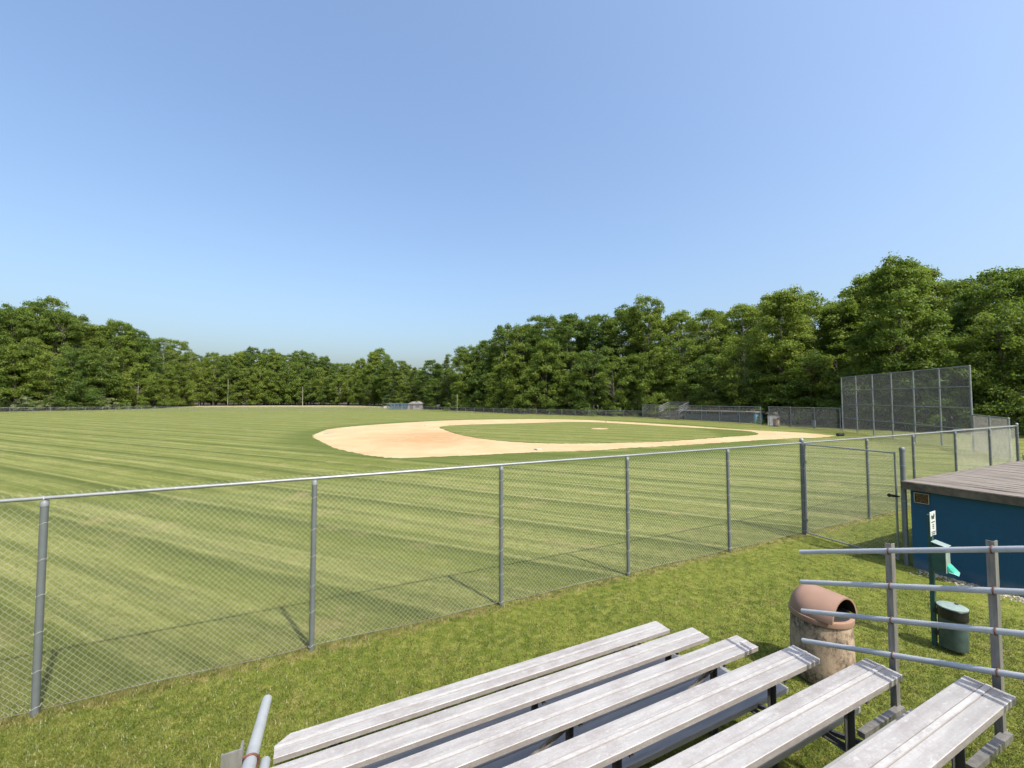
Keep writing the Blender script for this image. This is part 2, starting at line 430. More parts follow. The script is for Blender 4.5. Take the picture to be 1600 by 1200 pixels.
_pm = {}
def post_mesh(r, h, mat, cap='dome', n=14):
    key = ('post', r, round(h, 2), mat.name, cap)
    if key not in _pm:
        b = MB()
        b.tube([(0,0,-.05), (0,0,h)], r, n)
        _pm[key] = b.mesh('fence_post', mat, True)
    return _pm[key]
def cap_mesh(r, kind, mat):
    key = ('cap', r, kind, mat.name)
    if key not in _pm:
        b = MB()
        if kind == 'dome': b.lathe((0,0,0), [(r*1.12, -.045), (r*1.14, 0), (r*1.0, r*.45), (r*.6, r*.85), (r*.15, r*1.0)], 14)
        else:
            b.lathe((0,0,0), [(r*1.1, -.06), (r*1.12, -.012), (r*.85, .004)], 14)
            b.torus((0, 0, .014), (1, 0, 0), .026, .006, 14, 6)
        _pm[key] = b.mesh('post_cap', mat, True)
    return _pm[key]
def tie_mesh(r, mat):
    key = ('tie', r)
    if key not in _pm:
        b = MB(); pts = []
        for k in range(13):
            a = -math.pi*.15 - math.pi*.7*k/12*1.35 + .3
            pts.append((math.cos(a)*(r+.002), math.sin(a)*(r+.002), .012*math.sin(k*.5)))
        pts = [(r*.9, r+.02, .008)] + pts + [(-r*.9, r+.018, -.006)]
        b.tube(pts, .0023, 5); _pm[key] = b.mesh('tie_wire', mat, True)
    return _pm[key]

FV = 6.6
posts_u = [-5.6, -2.66, .10, 3.01, 5.80, 8.81, 11.72, 14.97, 17.85, 21.03, 24.16, 27.08]
FH = 2.38
fence = empty('chain_link_fence', uv(posts_u[0], FV), TH, 'long galvanised chain link fence crossing the lawn in front of the bleachers', 'fence')
BAYMESH = chain_mesh('chain_link_mesh', 3.0, FH+.005, .075, .0021, M_WIRE, .006)
FARBAY = diag_mesh('chain_link_mesh', 3.0, FH+.005, .053, .0022, M_WIRE)
fz = lambda u_: terrain((U*u_ + V*FV).y)
for i, pu in enumerate(posts_u):
    lu = pu-posts_u[0]; term = i in (6, 11); z0 = fz(pu); r = .046 if term else .035
    h = FH+.08 if term else FH-.03
    p = link('post', post_mesh(r, h, M_POST), fence); p.location = (lu, 0, z0)
    cpo = link('post_cap', cap_mesh(r, 'dome' if term else 'loop', M_RAIL), p); cpo.location = (0, 0, h)
    for k in range(6):
        t = link('tie_wire', tie_mesh(r, M_WIRE), p); t.location = (0, 0, .10 + k*.40 + random.Random(i*7+k).uniform(-.04, .04))
    if i < len(posts_u)-1:
        W = posts_u[i+1]-pu
        me = BAYMESH if i < 9 else FARBAY
        b = tag(link('chain_link_mesh', me, fence), kind='stuff'); b.location = (lu, r*.6+.024, z0+.045); b.scale = (W/3.0, 1, 1)
rl = MB(); pts = [(posts_u[0]-posts_u[0]-3, 0, FH)] + [(u_-posts_u[0], 0, FH + fz(u_)) for u_ in posts_u]
rl.tube(pts, .0205, 12); rl.build('top_rail', M_RAIL, fence, True)
for k, u_ in enumerate((-1.2, 6.4, 13.1, 19.6)):      # swaged joints and rail ties
    b = MB(); b.tube([(u_-posts_u[0]-.06, 0, FH+fz(u_)), (u_-posts_u[0]+.06, 0, FH+fz(u_))], .0235, 12); b.build('rail_sleeve', M_RAIL, fence, True)
b = MB(); rr = random.Random(4); u_ = posts_u[0]
while u_ < posts_u[-1]:
    b.torus((u_-posts_u[0], .004, FH+fz(u_)), (1, .15, 0), .0245, .0022, 10, 4); u_ += rr.uniform(.45, .62)
tag(b.build('rail_tie', M_WIRE, fence), kind='stuff')
b = MB(); b.tube([(u2-posts_u[0], .05, .035+fz(u2)+.010*math.sin(u2*3)) for u2 in np.arange(posts_u[0], posts_u[-1], .25)], .0024, 5)
b.build('tension_wire', M_FPOST, fence)

# return fence leaving the far right post to the right, towards the wing
# ------------------------------------------------------------------ gate beside the near dugout
gate_top = 2.41
gp = empty('gate_latch_post', uv(11.50, 4.44), TH, 'thick galvanised gate post standing at the corner of the blue dugout', 'post')
b = MB(); b.tube([(0,0,-.05), (0,0,2.46)], .047, 16); b.build('post', M_POST, gp, True)
b = MB(); b.lathe((0,0,2.46), [(.053,-.05),(.054,0),(.045,.02),(.02,.035)], 16); b.build('post_cap', M_POST, gp, True)
for z in (.35, 1.35, 2.1):
    b = MB(); b.tube([(0,0,z-.012), (0,0,z+.012)], .051, 16); b.build('band', M_RAIL, gp, True)
g0 = uv(11.71, 6.52); g1 = uv(11.53, 4.58)
gate = empty('chain_link_gate', g0, 0, 'closed square chain link gate between fence corner and blue dugout', 'gate'); rot_to(gate, g0, g1)
GW = (g1-g0).length
for nm, a, c_ in (('frame_rail', (0,0,gate_top-.06), (GW,0,gate_top-.06)), ('frame_rail', (0,0,.07), (GW,0,.07)),
                 ('frame_stile', (0,0,.05), (0,0,gate_top-.04)), ('frame_stile', (GW,0,.05), (GW,0,gate_top-.04))):
    b = MB(); b.tube([a, c_], .0195, 12); b.build(nm, M_FPOST, gate, True)
b = tag(link('chain_link_mesh', chain_mesh('chain_link_mesh', GW, gate_top-.11, .075, .0026, M_WIRE, .006), gate), kind='stuff'); b.location = (0, -.024, .06)
for z in (.4, 1.9):
    b = MB(); b.tube([(-.06,0,z-.03), (-.06,0,z+.03)], .05, 14); b.box((-.01,0,z), (.09,.02,.045)); b.build('hinge', M_POST, gate, True)
b = MB(); b.box((GW-.06, -.05, 1.42), (.11,.05,.05)); b.torus((GW-.1, -.06, 1.42), (0,1,0), .032, .009, 14, 6); b.box((GW+.03, -.03, 1.42), (.08,.03,.03))
b.build('latch', simple('black_latch', (.015,.015,.016), .5, .3), gate)

# ------------------------------------------------------------------ near dugout
n = NT('blue_painted_block'); P = n.pos()
rot = n.node('ShaderNodeVectorRotate', {'Vector': P, 'Angle': -TH}, rotation_type='Z_AXIS').outputs[0]
br = n.noise(P, 1.2, 5, .6); sc1 = n.noise(n.scale(P, (2, 2, 9)), 2.2, 6, .75)
sep = n.node('ShaderNodeSeparateXYZ', {0: rot}); zz = sep.outputs[2]
c = n.mix(n.ramp(br, .35, .7), (.001, .048, .100), (.002, .066, .130))
c = n.mix(n.ramp(n.noise(n.scale(P, (5, 5, .7)), 2.0, 5, .7), .55, .72, 0, .5), c, (.003, .035, .065))
c = n.mix(n.ramp(sc1, .62, .68, 0, .45), c, (.05, .17, .27))
c = n.mix(n.math('MULTIPLY', n.ramp(zz, 0, .25, 1, 0), n.ramp(br, .3, .6)), c, (.10, .14, .15))
hz = n.math('ABSOLUTE', n.math('SUBTRACT', n.math('PINGPONG', n.math('ADD', zz, .0), .1), 0.0))
joint = n.ramp(hz, 0, .006, 0, 1)
n.set(Base_Color=c, Roughness=.7); n.bump(n.math('ADD', n.math('MULTIPLY', joint, .6), n.math('MULTIPLY', n.noise(P, 90, 3), .3)), .35, .004); M_BLUE = n.m
n = NT('weathered_roof_board'); P = n.pos()
rot = n.node('ShaderNodeVectorRotate', {'Vector': P, 'Angle': -TH}, rotation_type='Z_AXIS').outputs[0]
info = n.node('ShaderNodeObjectInfo').outputs['Random']
g1n = n.noise(n.scale(rot, (26, 1.6, 6)), 1.4, 6, .7); g2n = n.noise(n.scale(rot, (1.6, .35, 1)), 1.3, 4, .6)
c = n.mix(n.ramp(g1n, .35, .65), (.078, .064, .050), (.205, .178, .148))
c = n.mix(n.ramp(g2n, .52, .66, 0, .75), c, (.060, .044, .035))
c = n.mix(n.ramp(info, 0, 1, 0, .30), c, (.20, .175, .15))
n.set(Base_Color=c, Roughness=.85); n.bump(g1n, .4, .004); M_BOARD = n.m
dug = empty('dugout', uv(11.45, 2.73), TH, 'low blue painted dugout with brown board roof at the right edge', 'dugout')
DL, DD = 8.4, 1.58
b = MB(); b.box((.1, DD/2, .80), (.2, DD, 1.64)); b.build('side_wall', M_BLUE, dug)
b = MB(); b.box((DL-.1, DD/2, .80), (.2, DD, 1.64)); b.build('side_wall', M_BLUE, dug)
b = MB(); b.box((DL/2, .1, .799), (DL-.404, .2, 1.638)); b.build('back_wall', M_BLUE, dug)
b = MB(); b.box((DL/2, .45, .42), (DL-.5, .32, .05))
for k in range(5): b.box((.6+k*1.8, .45, .2), (.06,.28,.4))
b.build('bench', simple('old_bench_wood', (.22,.16,.11), .8), dug)
b = MB(); b.box((DL/2, DD/2, 1.665), (DL+.02, DD-.02, .05)); b.build('roof_deck', simple('roof_underside', (.16,.12,.09), .85), dug)
bw = .142; nbd = int((DL+.14)/bw)
bmeshes = []
for q in range(4):
    rq = random.Random(q); bb = MB()
    nseg = 4; prof = []
    w2 = bw/2-.0025
    for side_ in range(1):
        pass
    rows = [-0.07, .4, .9, 1.3, DD+.10]
    vs = []
    for yy in rows:
        d = rq.uniform(-.004, .004)
        vs += [(-w2, yy, d), (w2, yy, d+rq.uniform(-.003,.003)), (w2, yy, -.035), (-w2, yy, -.035)]
    fs = [(3,2,1,0)] + [(4*(len(rows)-1)+k) for k in ()] 
    fs = [(3,2,1,0), tuple(4*(len(rows)-1)+k for k in range(4))]
    for s_ in range(len(rows)-1):
        for k in range(4):
            k2 = (k+1) % 4; fs.append((s_*4+k, s_*4+k2, s_*4+4+k2, s_*4+4+k))
    bb.add(vs, fs); bmeshes.append(bb.mesh('roof_board', M_BOARD))
for k in range(nbd):
    o = link('roof_board', bmeshes[(k*7) % 4], dug); rq = random.Random(k+50)
    o.location = (-.06 + (k+.5)*bw, rq.uniform(-.012, .012), 1.785 + rq.uniform(-.003, .003))
b = MB(); b.box((-.085, DD/2+.01, 1.70), (.035, DD+.17, .155)); b.build('fascia_board', simple('fascia', (.11,.085,.062), .85, 0, .35, 5), dug)
b = MB(); b.box((DL/2, -.085, 1.70), (DL+.14, .035, .155)); b.build('fascia_board', bpy.data.materials['fascia'], dug)
b = MB(); b.box((DL/2, DD+.115, 1.70), (DL+.14, .035, .155)); b.build('fascia_board', bpy.data.materials['fascia'], dug)
# plaque
M_PLQ = simple('dark_bronze_plate', (.020,.012,.008), .35, .4, .4, 30); M_GOLD = simple('dull_gold_lettering', (.28,.16,.05), .5, .3, .3, 30)
pl = empty('plaque', uv(11.438, 4.13, 1.47), TH, 'small dark bronze plaque with pale frame on the blue dugout wall', 'plaque')
b = MB(); b.box((0,0,0), (.016,.215,.185)); b.build('plate', M_PLQ, pl)
b = MB()
for c_, s_ in (((-.004,0,.098), (.024,.235,.014)), ((-.004,0,-.098), (.024,.235,.014)), ((-.004,.112,0), (.024,.014,.182)), ((-.004,-.112,0), (.024,.014,.182))): b.box(c_, s_)
b.build('frame', simple('pale_brass_frame', (.38,.30,.20), .5, .4), pl)
b = MB(); rq = random.Random(2)
for k in range(6):
    z = .07-k*.027; y = -.09
    while y < .085:
        w_ = rq.uniform(.008, .026); b.box((-.0085, y+w_/2, z), (.003, w_, .010)); y += w_+.007
b.build('lettering', M_GOLD, pl)

# pebbles at the foot of the dugout
M_PEB = simple('pale_pebble', (.28,.25,.20), .85, 0, .35, 3)
rq = np.random.default_rng(3); b = MB()
for k in range(900):
    if k < 640:
        a = 2.35 - abs(rq.normal(0, .25)) + 0*rq.random(); pu_ = 11.42 - abs(rq.normal(0, .17)); pv_ = rq.uniform(1.3, 4.2)
    else: pu_ = rq.uniform(11.3, 14.5); pv_ = 2.70 - abs(rq.normal(0, .22))
    s_ = rq.uniform(.010, .030); p = uv(pu_, pv_, s_*.15)
    a, bb_, c_ = s_*rq.uniform(.7,1.3), s_*rq.uniform(.7,1.3), s_*rq.uniform(.4,.8); t = rq.uniform(0, 3.14)
    ca, sa = math.cos(t), math.sin(t)
    vs = [p+Vector((ca*a, sa*a, 0)), p+Vector((-sa*bb_, ca*bb_, 0)), p+Vector((-ca*a, -sa*a, 0)), p+Vector((sa*bb_, -ca*bb_, 0)), p+Vector((0,0,c_)), p-Vector((0,0,c_))]
    b.add(vs, [(0,1,4),(1,2,4),(2,3,4),(3,0,4),(1,0,5),(2,1,5),(3,2,5),(0,3,5)])
tag(b.build('gravel', M_PEB), 'scattered pale pebbles along the foot of the blue dugout', 'gravel', kind='stuff')

# ------------------------------------------------------------------ bleachers
RUN, RISE, PW = .6096, .2032, .25
def plank_poly(w, lip=.045, th=.006, ribs=True):
    """channel section, x across (0 = far edge, -w = near edge), y up (0 = top)"""
    top = [(0, -.003), (-.004, 0)]
    if ribs:
        c_ = -w/2
        for x0, x1 in ((c_+.030, c_+.014), (c_-.014, c_-.030)):
            top += [(x0+.004, 0), (x0, .0035), (x1, .0035), (x1-.004, 0)] if False else []
        top += [(c_+.022, 0), (c_+.019, -.005), (c_+.015, .0045), (c_-.015, .0045), (c_-.019, -.005), (c_-.022, 0)]
        for q in (.045, .075, .10):
            pass
    top += [(-w+.004, 0), (-w, -.003)]
    return top + [(-w, -lip), (-w+th, -lip), (-w+th, -th-.004), (-th, -th-.004), (-th, -lip), (0, -lip)]
def make_plank(name, parent, length, w, loc, mat, ends=True, lip=.045, clip=0.0):
    """local frame: x along the bench (0 at right end, going -x), y across, z up"""
    b = MB(); b.extrude(plank_poly(w, lip), (0,0,0), Vector((0,1,0)), Vector((0,0,1)), Vector((-1,0,0)), length)
    if clip:
        b.v = [((x+clip*1.6) if (x < -length+.001 and y > -w*.25) else x, y, z) for x, y, z in b.v]
    o = b.build(name, mat, parent); o.location = loc
    if ends:
        for k, e in enumerate((.0025, -length-.0025)):
            if clip and k == 1: continue
            c_ = MB(); c_.box((e, -w/2, -lip/2-.001), (.004, w+.002, lip-.001)); ec = c_.build('end_cap', mat, o)
    return o
def angle(b, a, c_, wa, wb, da, db, th=.006):
    """L section from a to c_; flanges along da and db"""
    a = Vector(a); c_ = Vector(c_); d = (c_-a)
    poly = [(0,0),(wa,0),(wa,th),(th,th),(th,wb),(0,wb)]
    b.extrude(poly, a, Vector(da), Vector(db), d.normalized(), d.length)

def bleachers(name, origin, rz, rows, length, label, rail_from=-1.9, rail_sides=(1, -1), frames=(-.51, -2.29, -4.07), z_first=.45, detail=True):
    root = empty(name, origin, rz, label, 'bleachers')
    for k in range(rows):
        y, z = -RUN*k, z_first + RISE*k
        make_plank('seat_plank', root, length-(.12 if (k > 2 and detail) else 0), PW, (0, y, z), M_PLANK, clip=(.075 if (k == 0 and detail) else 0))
        if k > 0:
            fzv = z-.43
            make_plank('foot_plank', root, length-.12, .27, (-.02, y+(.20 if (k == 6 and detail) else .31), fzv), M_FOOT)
    top_z = z_first + RISE*(rows-1)
    for fx_ in frames:
        fr = MB()
        y_end = -RUN*(rows-1)-.25
        fr.tube([(fx_, .25, .03), (fx_, y_end-.35, .03)], .022, 4)
        fr.build('base_rail', M_STEEL, root)
        # inclined stringer under the foot planks
        fr = MB(); fr.tube([(fx_+.03, .02, .05), (fx_+.03, y_end, top_z-.50)], .022, 4); fr.build('stringer', M_STEEL, root)
        for k in range(rows):
            y, z = -RUN*k, z_first + RISE*k
            lg = MB(); h0 = .04
            angle(lg, (fx_, y-.10, h0), (fx_, y-.10, z-.0475), .05, .05, (-1,0,0), (0,-1,0)); lg.build('leg', M_STEEL, root)
            br = MB(); angle(br, (fx_+.006, y-.02, z-.092), (fx_+.006, y-.23, z-.092), .045, .04, (0,0,1), (1,0,0)); br.build('seat_bracket', M_STEEL, root)
            if k > 0:
                br = MB(); angle(br, (fx_-.004, y+.32, z-.43-.087), (fx_-.004, y-.12, z-.43-.087), .04, .04, (0,0,1), (-1,0,0)); br.build('foot_bracket', M_STEEL, root)
    # cross bracing
    for i in range(len(frames)-1):
        for (ka, kb) in ((2, 3), (4, 2), (6, 4)):
            if max(ka, kb) >= rows: continue
            br = MB(); y = -RUN*ka-.13; za = z_first+RISE*ka-.12
            angle(br, (frames[i]-.02, y, za if ka % 4 == 2 else .08), (frames[i+1]+.02, y, .08 if ka % 4 == 2 else za), .03, .03, (0,0,1), (0,-1,0), .004)
            br.build('cross_brace', M_ALANGLE, root)
    # guard rails on both ends and their uprights
    slope = RISE/RUN; rail0 = rail_from
    zr = [1.98, 1.69, 1.41, 1.125]
    y_last = -RUN*(rows-1)-.35
    for side in rail_sides:
        px = .05 if side > 0 else -length+.057
        rail_from = rail0 if side > 0 else rail0-.12*detail; dzs = 0.0 if side > 0 else .12*detail*RISE/RUN
        for z0 in zr:
            rb = MB(); rb.tube([(px, rail_from, z0+dzs), (px, y_last, z0+dzs + (rail_from-y_last)*slope)], .0212, 14)
            rb.build('guard_rail', M_PIPE, root, True)
        ypost = -2.605 if side > 0 or not detail else -2.72
        while ypost > y_last-.1:
            dz = (rail0-ypost)*slope
            ub = MB(); x0 = px+.022*side
            bz = .90 + (-2.605-ypost)*slope*1.0
            angle(ub, (x0, ypost-.012, bz), (x0, ypost-.012, zr[0]+dz+.055), .060, .044, (side,0,0), (0,1,0), .007)
            up = ub.build('guard_post', M_ALANGLE, root)
            for z0 in zr:
                ub = MB(); zc = z0+dz
                pts = [Vector((px+(-.0255*math.cos(a))*side if False else px - side*.0255*math.cos(a), ypost-.005, zc + .0255*math.sin(a))) for a in [math.pi*(-.62)+math.pi*1.24*t/12 for t in range(13)]]
                pts = [Vector((px+side*.045, ypost-.005, pts[0].z))] + pts + [Vector((px+side*.045, ypost-.005, pts[-1].z))]
                ub.tube(pts, .0048, 6); ub.build('rail_clamp', M_RUST, up, True)
            # outrigger carrying the upright
            ob = MB(); fx_ = frames[0] if side > 0 else frames[-1]
            ob.box(((x0+side*.05+fx_)/2, ypost-.02, bz+.022), (abs(x0+side*.05-fx_), .05, .042)); ob.build('outrigger', M_ALANGLE, root)
            ypost -= .595
    # back rails
    if rows <= 5:
        for z0 in zr:
            rb = MB(); zt = z0 + (rail0-y_last)*slope
            rb.tube([(.075, y_last, zt), (-length-.075, y_last, zt)], .0212, 10); rb.build('back_rail', M_PIPE, root, True)
    return root
BO = U*4.36 + V*4.425
bleachers('bleachers', BO, TH, 10, 4.572, 'weathered aluminium bleachers with grey pipe guard rails in the foreground')

# ------------------------------------------------------------------ tan litter bin by the bleachers
n = NT('pebbled_tan_concrete'); P = n.obj()
a = n.noise(P, 3.2, 6, .7); sp_ = n.noise(n.scale(P, (1,1,.6)), 26, 5, .75); b_ = n.noise(P, 90, 2)
c = n.mix(n.ramp(b_, .3, .7), (.30,.22,.145), (.37,.28,.19))
zs = n.node('ShaderNodeSeparateXYZ', {0: P}).outputs[2]
dirtm = n.math('MULTIPLY', n.ramp(a, .42, .60), n.ramp(sp_, .42, .60))
c = n.mix(n.math('MULTIPLY', n.ramp(a, .41, .55), n.ramp(sp_, .38, .55, .15, .95)), c, (.060,.045,.032))
c = n.mix(n.ramp(n.noise(n.scale(P, (9, 9, 1.2)), 2.0, 4, .7), .56, .72, 0, .6), c, (.14,.095,.062))
n.set(Base_Color=c, Roughness=.85); n.bump(n.math('ADD', b_, sp_), .35, .004); M_CAN = n.m
M_HOOD = simple('smooth_tan_plastic', (.235,.142,.098), .5, 0, .06, 4, .08)
M_DARK = simple('dark_inside', (.012,.011,.010), .8)
def litter_bin(loc, rz, label, s=1.0):
    root = empty('litter_bin', loc, rz, label, 'litter bin'); root.scale = (s, s, s)
    b = MB(); b.lathe((0,0,0), [(.24,0),(.285,.015),(.318,.07),(.330,.20),(.334,.38),(.330,.58),(.318,.76)], 48); b.build('barrel', M_CAN, root, True)
    b = MB(); b.lathe((0,0,0), [(.325,.758),(.338,.762),(.342,.80),(.338,.822),(.322,.828)], 48); b.build('rim', M_HOOD, root, True)
    # side-opening hood: half barrel vault rising to the back, open at +y
    b = MB(); nn, mm = 18, 26; vs = []; fs = []
    def hood(rad, t_, th_):
        # t_ 0 back .. 1 mouth ; th_ 0..pi across
        y = -.31 + t_*.58
        half = math.sqrt(max(.0001, rad*rad - min(abs(y), rad*.985)**2)) if y < 0 else rad*math.sqrt(max(0.05, 1-(y/rad)**2*.35))
        topz = .275*(math.sin(min(1, t_*2.6+.25)*math.pi/2))*(1-.08*t_)
        return Vector((math.cos(th_)*half, y, .825 + max(0.0, math.sin(th_))*topz))
    for layer, rad in ((0, .325), (1, .305)):
        for i in range(nn+1):
            for j in range(mm+1):
                p = hood(rad, i/nn, math.pi*j/mm)
                if layer: p.z -= .018 if p.z > .86 else 0
                vs.append(p)
    L0 = (nn+1)*(mm+1)
    for i in range(nn):
        for j in range(mm):
            q = i*(mm+1)+j; fs.append((q, q+1, q+mm+2, q+mm+1)); fs.append((L0+q+mm+1, L0+q+mm+2, L0+q+1, L0+q))
    for j in range(mm):
        q = nn*(mm+1)+j; fs.append((q, q+1, L0+q+1, L0+q))
        fs.append((j+1, j, L0+j, L0+j+1))
    b.add(vs, [f for f in fs if min(f) < L0]); hd = b.build('hood', M_HOOD, root, True)
    b = MB(); b.add(vs, [f for f in fs if min(f) >= L0]); b.build('hood_inside_shade', M_DARK, hd, True)  # inner faces coloured near black as shade inside the hood
    b = MB(); b.lathe((0,0,0), [(.30,.812),(.30,.832)], 32); b.build('inner_liner', M_DARK, root)
    b = MB(); b.lathe((0,.0,0), [(.17,-.03),(.20,0.001)], 24); b.build('foot', M_DARK, root, True)
    for a in (2.6, -2.6+math.pi*2):
        b = MB(); b.lathe((math.cos(a)*.337, math.sin(a)*.337, .80), [(.012,0),(.012,.03),(.006,.036)], 8); b.build('bolt', M_RAIL, root)
    return root
litter_bin((3.92, 5.42, 0), R(-153), 'tan domed litter bin with stained concrete barrel beside the bleachers')

# ------------------------------------------------------------------ dog waste station
M_DGREEN = simple('green_painted_steel', (.028,.085,.066), .5, .2, .15, 10); M_BIN = simple('grey_green_bin', (.055,.085,.075), .45, .3, .2, 8)
M_BLACK = simple('black_bin_bag', (.012,.012,.013), .35, 0, .3, 30); M_WHITE = simple('white_sign_face', (.46,.48,.47), .4, 0, .03)
M_PALEG = simple('pale_green_lid', (.22,.28,.25), .45, .2, .12, 12); M_TEAL = simple('teal_plastic_bag', (.012,.27,.185), .4, 0, .15, 20)
M_INK = simple('dark_print', (.03,.04,.04), .6)
ds = empty('dog_waste_station', (6.03, 6.10, 0), R(29), 'green dog waste post with white sign, teal bags and round bin', 'waste station')
b = MB(); b.box((0,0,.92), (.05,.05,1.84)); b.build('post', M_DGREEN, ds)
b = MB(); b.box((0,-.031,1.72), (.20,.006,.34)); sg = b.build('sign', M_WHITE, ds)
b = MB()
b.add([(-.05,-.036,1.785),(.045,-.036,1.785),(.045,-.036,1.815),(.06,-.036,1.825),(.06,-.036,1.845),(.035,-.036,1.865),(.02,-.036,1.835),(-.05,-.036,1.835),(-.065,-.036,1.875)], [(0,1,2,6,7),(2,3,4,5,6),(7,8,0)])
for k, (w_, z) in enumerate(((.12,1.745),(.05,1.705),(.05,1.680),(.05,1.655),(.14,1.605),(.13,1.580),(.10,1.555))): b.box((0,-.0365,z), (w_,.002,.012))
b.build('sign_print', M_INK, sg)
b = MB(); b.box((0,-.10,1.25), (.17,.14,.36)); dsp = b.build('bag_dispenser', M_DGREEN, ds)
b = MB(); b.extrude([(-.18,1.432),(-.025,1.47),(-.025,1.478),(-.19,1.438)], (-.09,0,0), Vector((0,1,0)), Vector((0,0,1)), Vector((1,0,0)), .18); b.build('dispenser_lid', M_PALEG, dsp)
b = MB(); b.box((0,-.1725,1.25), (.165,.004,.35)); b.build('front_plate', M_PALEG, dsp)
b = MB()
for k in range(5):
    o = k*.012; vs = [(-.045+o, -.176, 1.18), (.035+o, -.176, 1.19), (.05+o, -.235-o*.6, 1.115-o*.6), (-.02+o, -.24-o*.6, 1.08-o*.6), (-.05+o, -.19, 1.09)]
    b.add([Vector(p) for p in vs] + [Vector(p)+Vector((0,.006,.004)) for p in vs], [(0,1,2,3,4),(9,8,7,6,5),(0,5,6,1),(1,6,7,2),(2,7,8,3),(3,8,9,4),(4,9,5,0)])
b.build('bag', M_TEAL, dsp)
# bin hangs on the right-hand side of the post
b = MB(); b.lathe((0,0,0), [(.150,0),(.158,.01),(.160,.25),(.160,.52)], 36); bn = b.build('bin_can', M_BIN, ds, True); bn.location = (.02,-.19,.06); bn.scale = (.93, .93, 1)
b = MB(); b.lathe((0,0,0), [(.163,.40),(.170,.41),(.171,.44),(.167,.50),(.170,.54),(.165,.545)], 36); b.build('bag_rim', M_BLACK, bn, True)
b = MB(); b.lathe((0,0,0), [(.169,.547),(.172,.552),(.170,.562),(.12,.570),(.02,.573)], 36); lid = b.build('bin_lid', M_PALEG, bn, True)
b = MB(); b.box((.10,-.02,.578), (.05,.014,.012)); b.box((.10,-.02,.578), (.014,.045,.010)); b.build('lid_handle', M_INK, bn)
for z in (.50, .20):
    b = MB(); b.box((.0,-.035,z), (.07,.06,.05)); b.build('bin_bracket', M_BLACK, ds)

# ------------------------------------------------------------------ backstop, wing and other fences
def fence_run(name, pts, h, label, bay=3.0, wire=.055, wr=.0022, mat=M_FARWIRE, pr=.03, pmat=M_FPOST, rails=(1.0,), cap=True, group=None, exact=False):
    root = empty(name, pts[0], 0, label, 'fence', group)
    me = diag_mesh('chain_link_mesh', bay, h-.03, wire, wr, mat)
    nodes = [Vector(pts[0])]
    for i in range(len(pts)-1):
        a, c_ = Vector(pts[i]), Vector(pts[i+1]); k = 1 if exact else max(1, round((c_-a).length/bay))
        nodes += [a.lerp(c_, (j+1)/k) for j in range(k)]
    pm = MB(); pm.tube([(0,0,-.05), (0,0,h)], pr, 8)
    if cap: pm.lathe((0,0,h), [(pr*1.2,-.04),(pr*1.2,.0),(pr*.5,.03)], 8)
    pm = pm.mesh('fence_post', pmat, True)
    o0 = nodes[0]
    for i, p in enumerate(nodes):
        p.z = terrain(p.y); o = link('post', pm, root); o.location = p-o0
        if i < len(nodes)-1:
            q = nodes[i+1]; d = Vector((q.x-p.x, q.y-p.y, 0)); zq = terrain(q.y)
            m_ = tag(link('chain_link_mesh', me, root), kind='stuff'); m_.location = p-o0+Vector((0,0,.03))
            m_.rotation_euler = (0, 0, math.atan2(d.y, d.x)); m_.scale = (d.length/bay, 1, 1)
    for fr in rails:
        rb = MB(); rb.tube([q-o0+Vector((0, 0, h*fr-.01)) for q in nodes], pr*.62 if fr < 1 else pr*.7, 7); rb.build('top_rail' if fr == 1.0 else 'rail', pmat, root, True)
    return root, nodes

M_BSWIRE = galvanised('dark_backstop_wire', (.20,.21,.215), .55, .2)
bs0, bs1 = ground(1317, 673), ground(1521, 704)
bsp = [bs0.lerp(bs1, t) for t in (0, 1)]
fence_run('backstop', [bs0, bs1], 5.75, 'tall grey chain link backstop with three horizontal rails behind home plate', bay=2.9, wire=.06, wr=.0022, mat=M_BSWIRE,
          pr=.055, rails=(1.0, .755, .50, .245))
w1 = ground(1579, 721)
M_WINGWIRE = galvanised('pale_wing_wire', (.28,.27,.255), .5, .2)
fence_run('wing_fence', [bs1+Vector((-.05,-.12,0)), w1], 2.42, 'pale chain link wing fence seen edge on beside the backstop', bay=3.6, wire=.05, wr=.0026, mat=M_WINGWIRE, pr=.05)
fence_run('side_fence', [bs0+Vector((-.15,.12,0)), ground(1202, 666)], 2.42, 'grey chain link fence running left from the tall backstop', bay=3.05, wire=.055, wr=.0030, mat=M_BSWIRE, pr=.04)
tf0, tf1 = ground(1189, 664), ground(1004, 653)
fence_run('tall_fence', [tf0, tf1], 2.34, 'tall chain link fence in front of the far blue dugout', bay=3.05, wire=.055, wr=.0027, mat=M_FARWIRE, pr=.045)
of = [(1004,653),(920,651),(820,648.4),(771,646.8),(714,644.8),(657,642.4),(598,641.8),(470,641.9),(300,642.9),(160,643.6),(50,644.6),(-60,646.5),(-200,650)]
fence_run('outfield_fence', [ground(*p) for p in of], 1.22, 'long low chain link fence round the outfield before the woods', bay=3.05, wire=.075, wr=.0030, mat=M_FARWIRE, pr=.032)
# fence going right from the near fence end post
fe = uv(posts_u[-1], FV)
fence_run('boundary_fence', [fe+Vector((.35,.1,0)), fe+Vector((9.5, -1.0, 0))], 1.2, 'low chain link fence at the right edge beyond the dugout', bay=3.05, wire=.06, wr=.0022, mat=M_WIRE, pr=.03)
# low fence visible in the opening between the two tall fences
fence_run('low_fence', [ground(1186, 661)+Vector((1.2,2.2,0)), ground(1206,662)+Vector((1.6,3,0))], 1.1, 'short low chain link fence in the opening beside the far dugout', bay=2.2, wire=.06, wr=.0022, pr=.03)

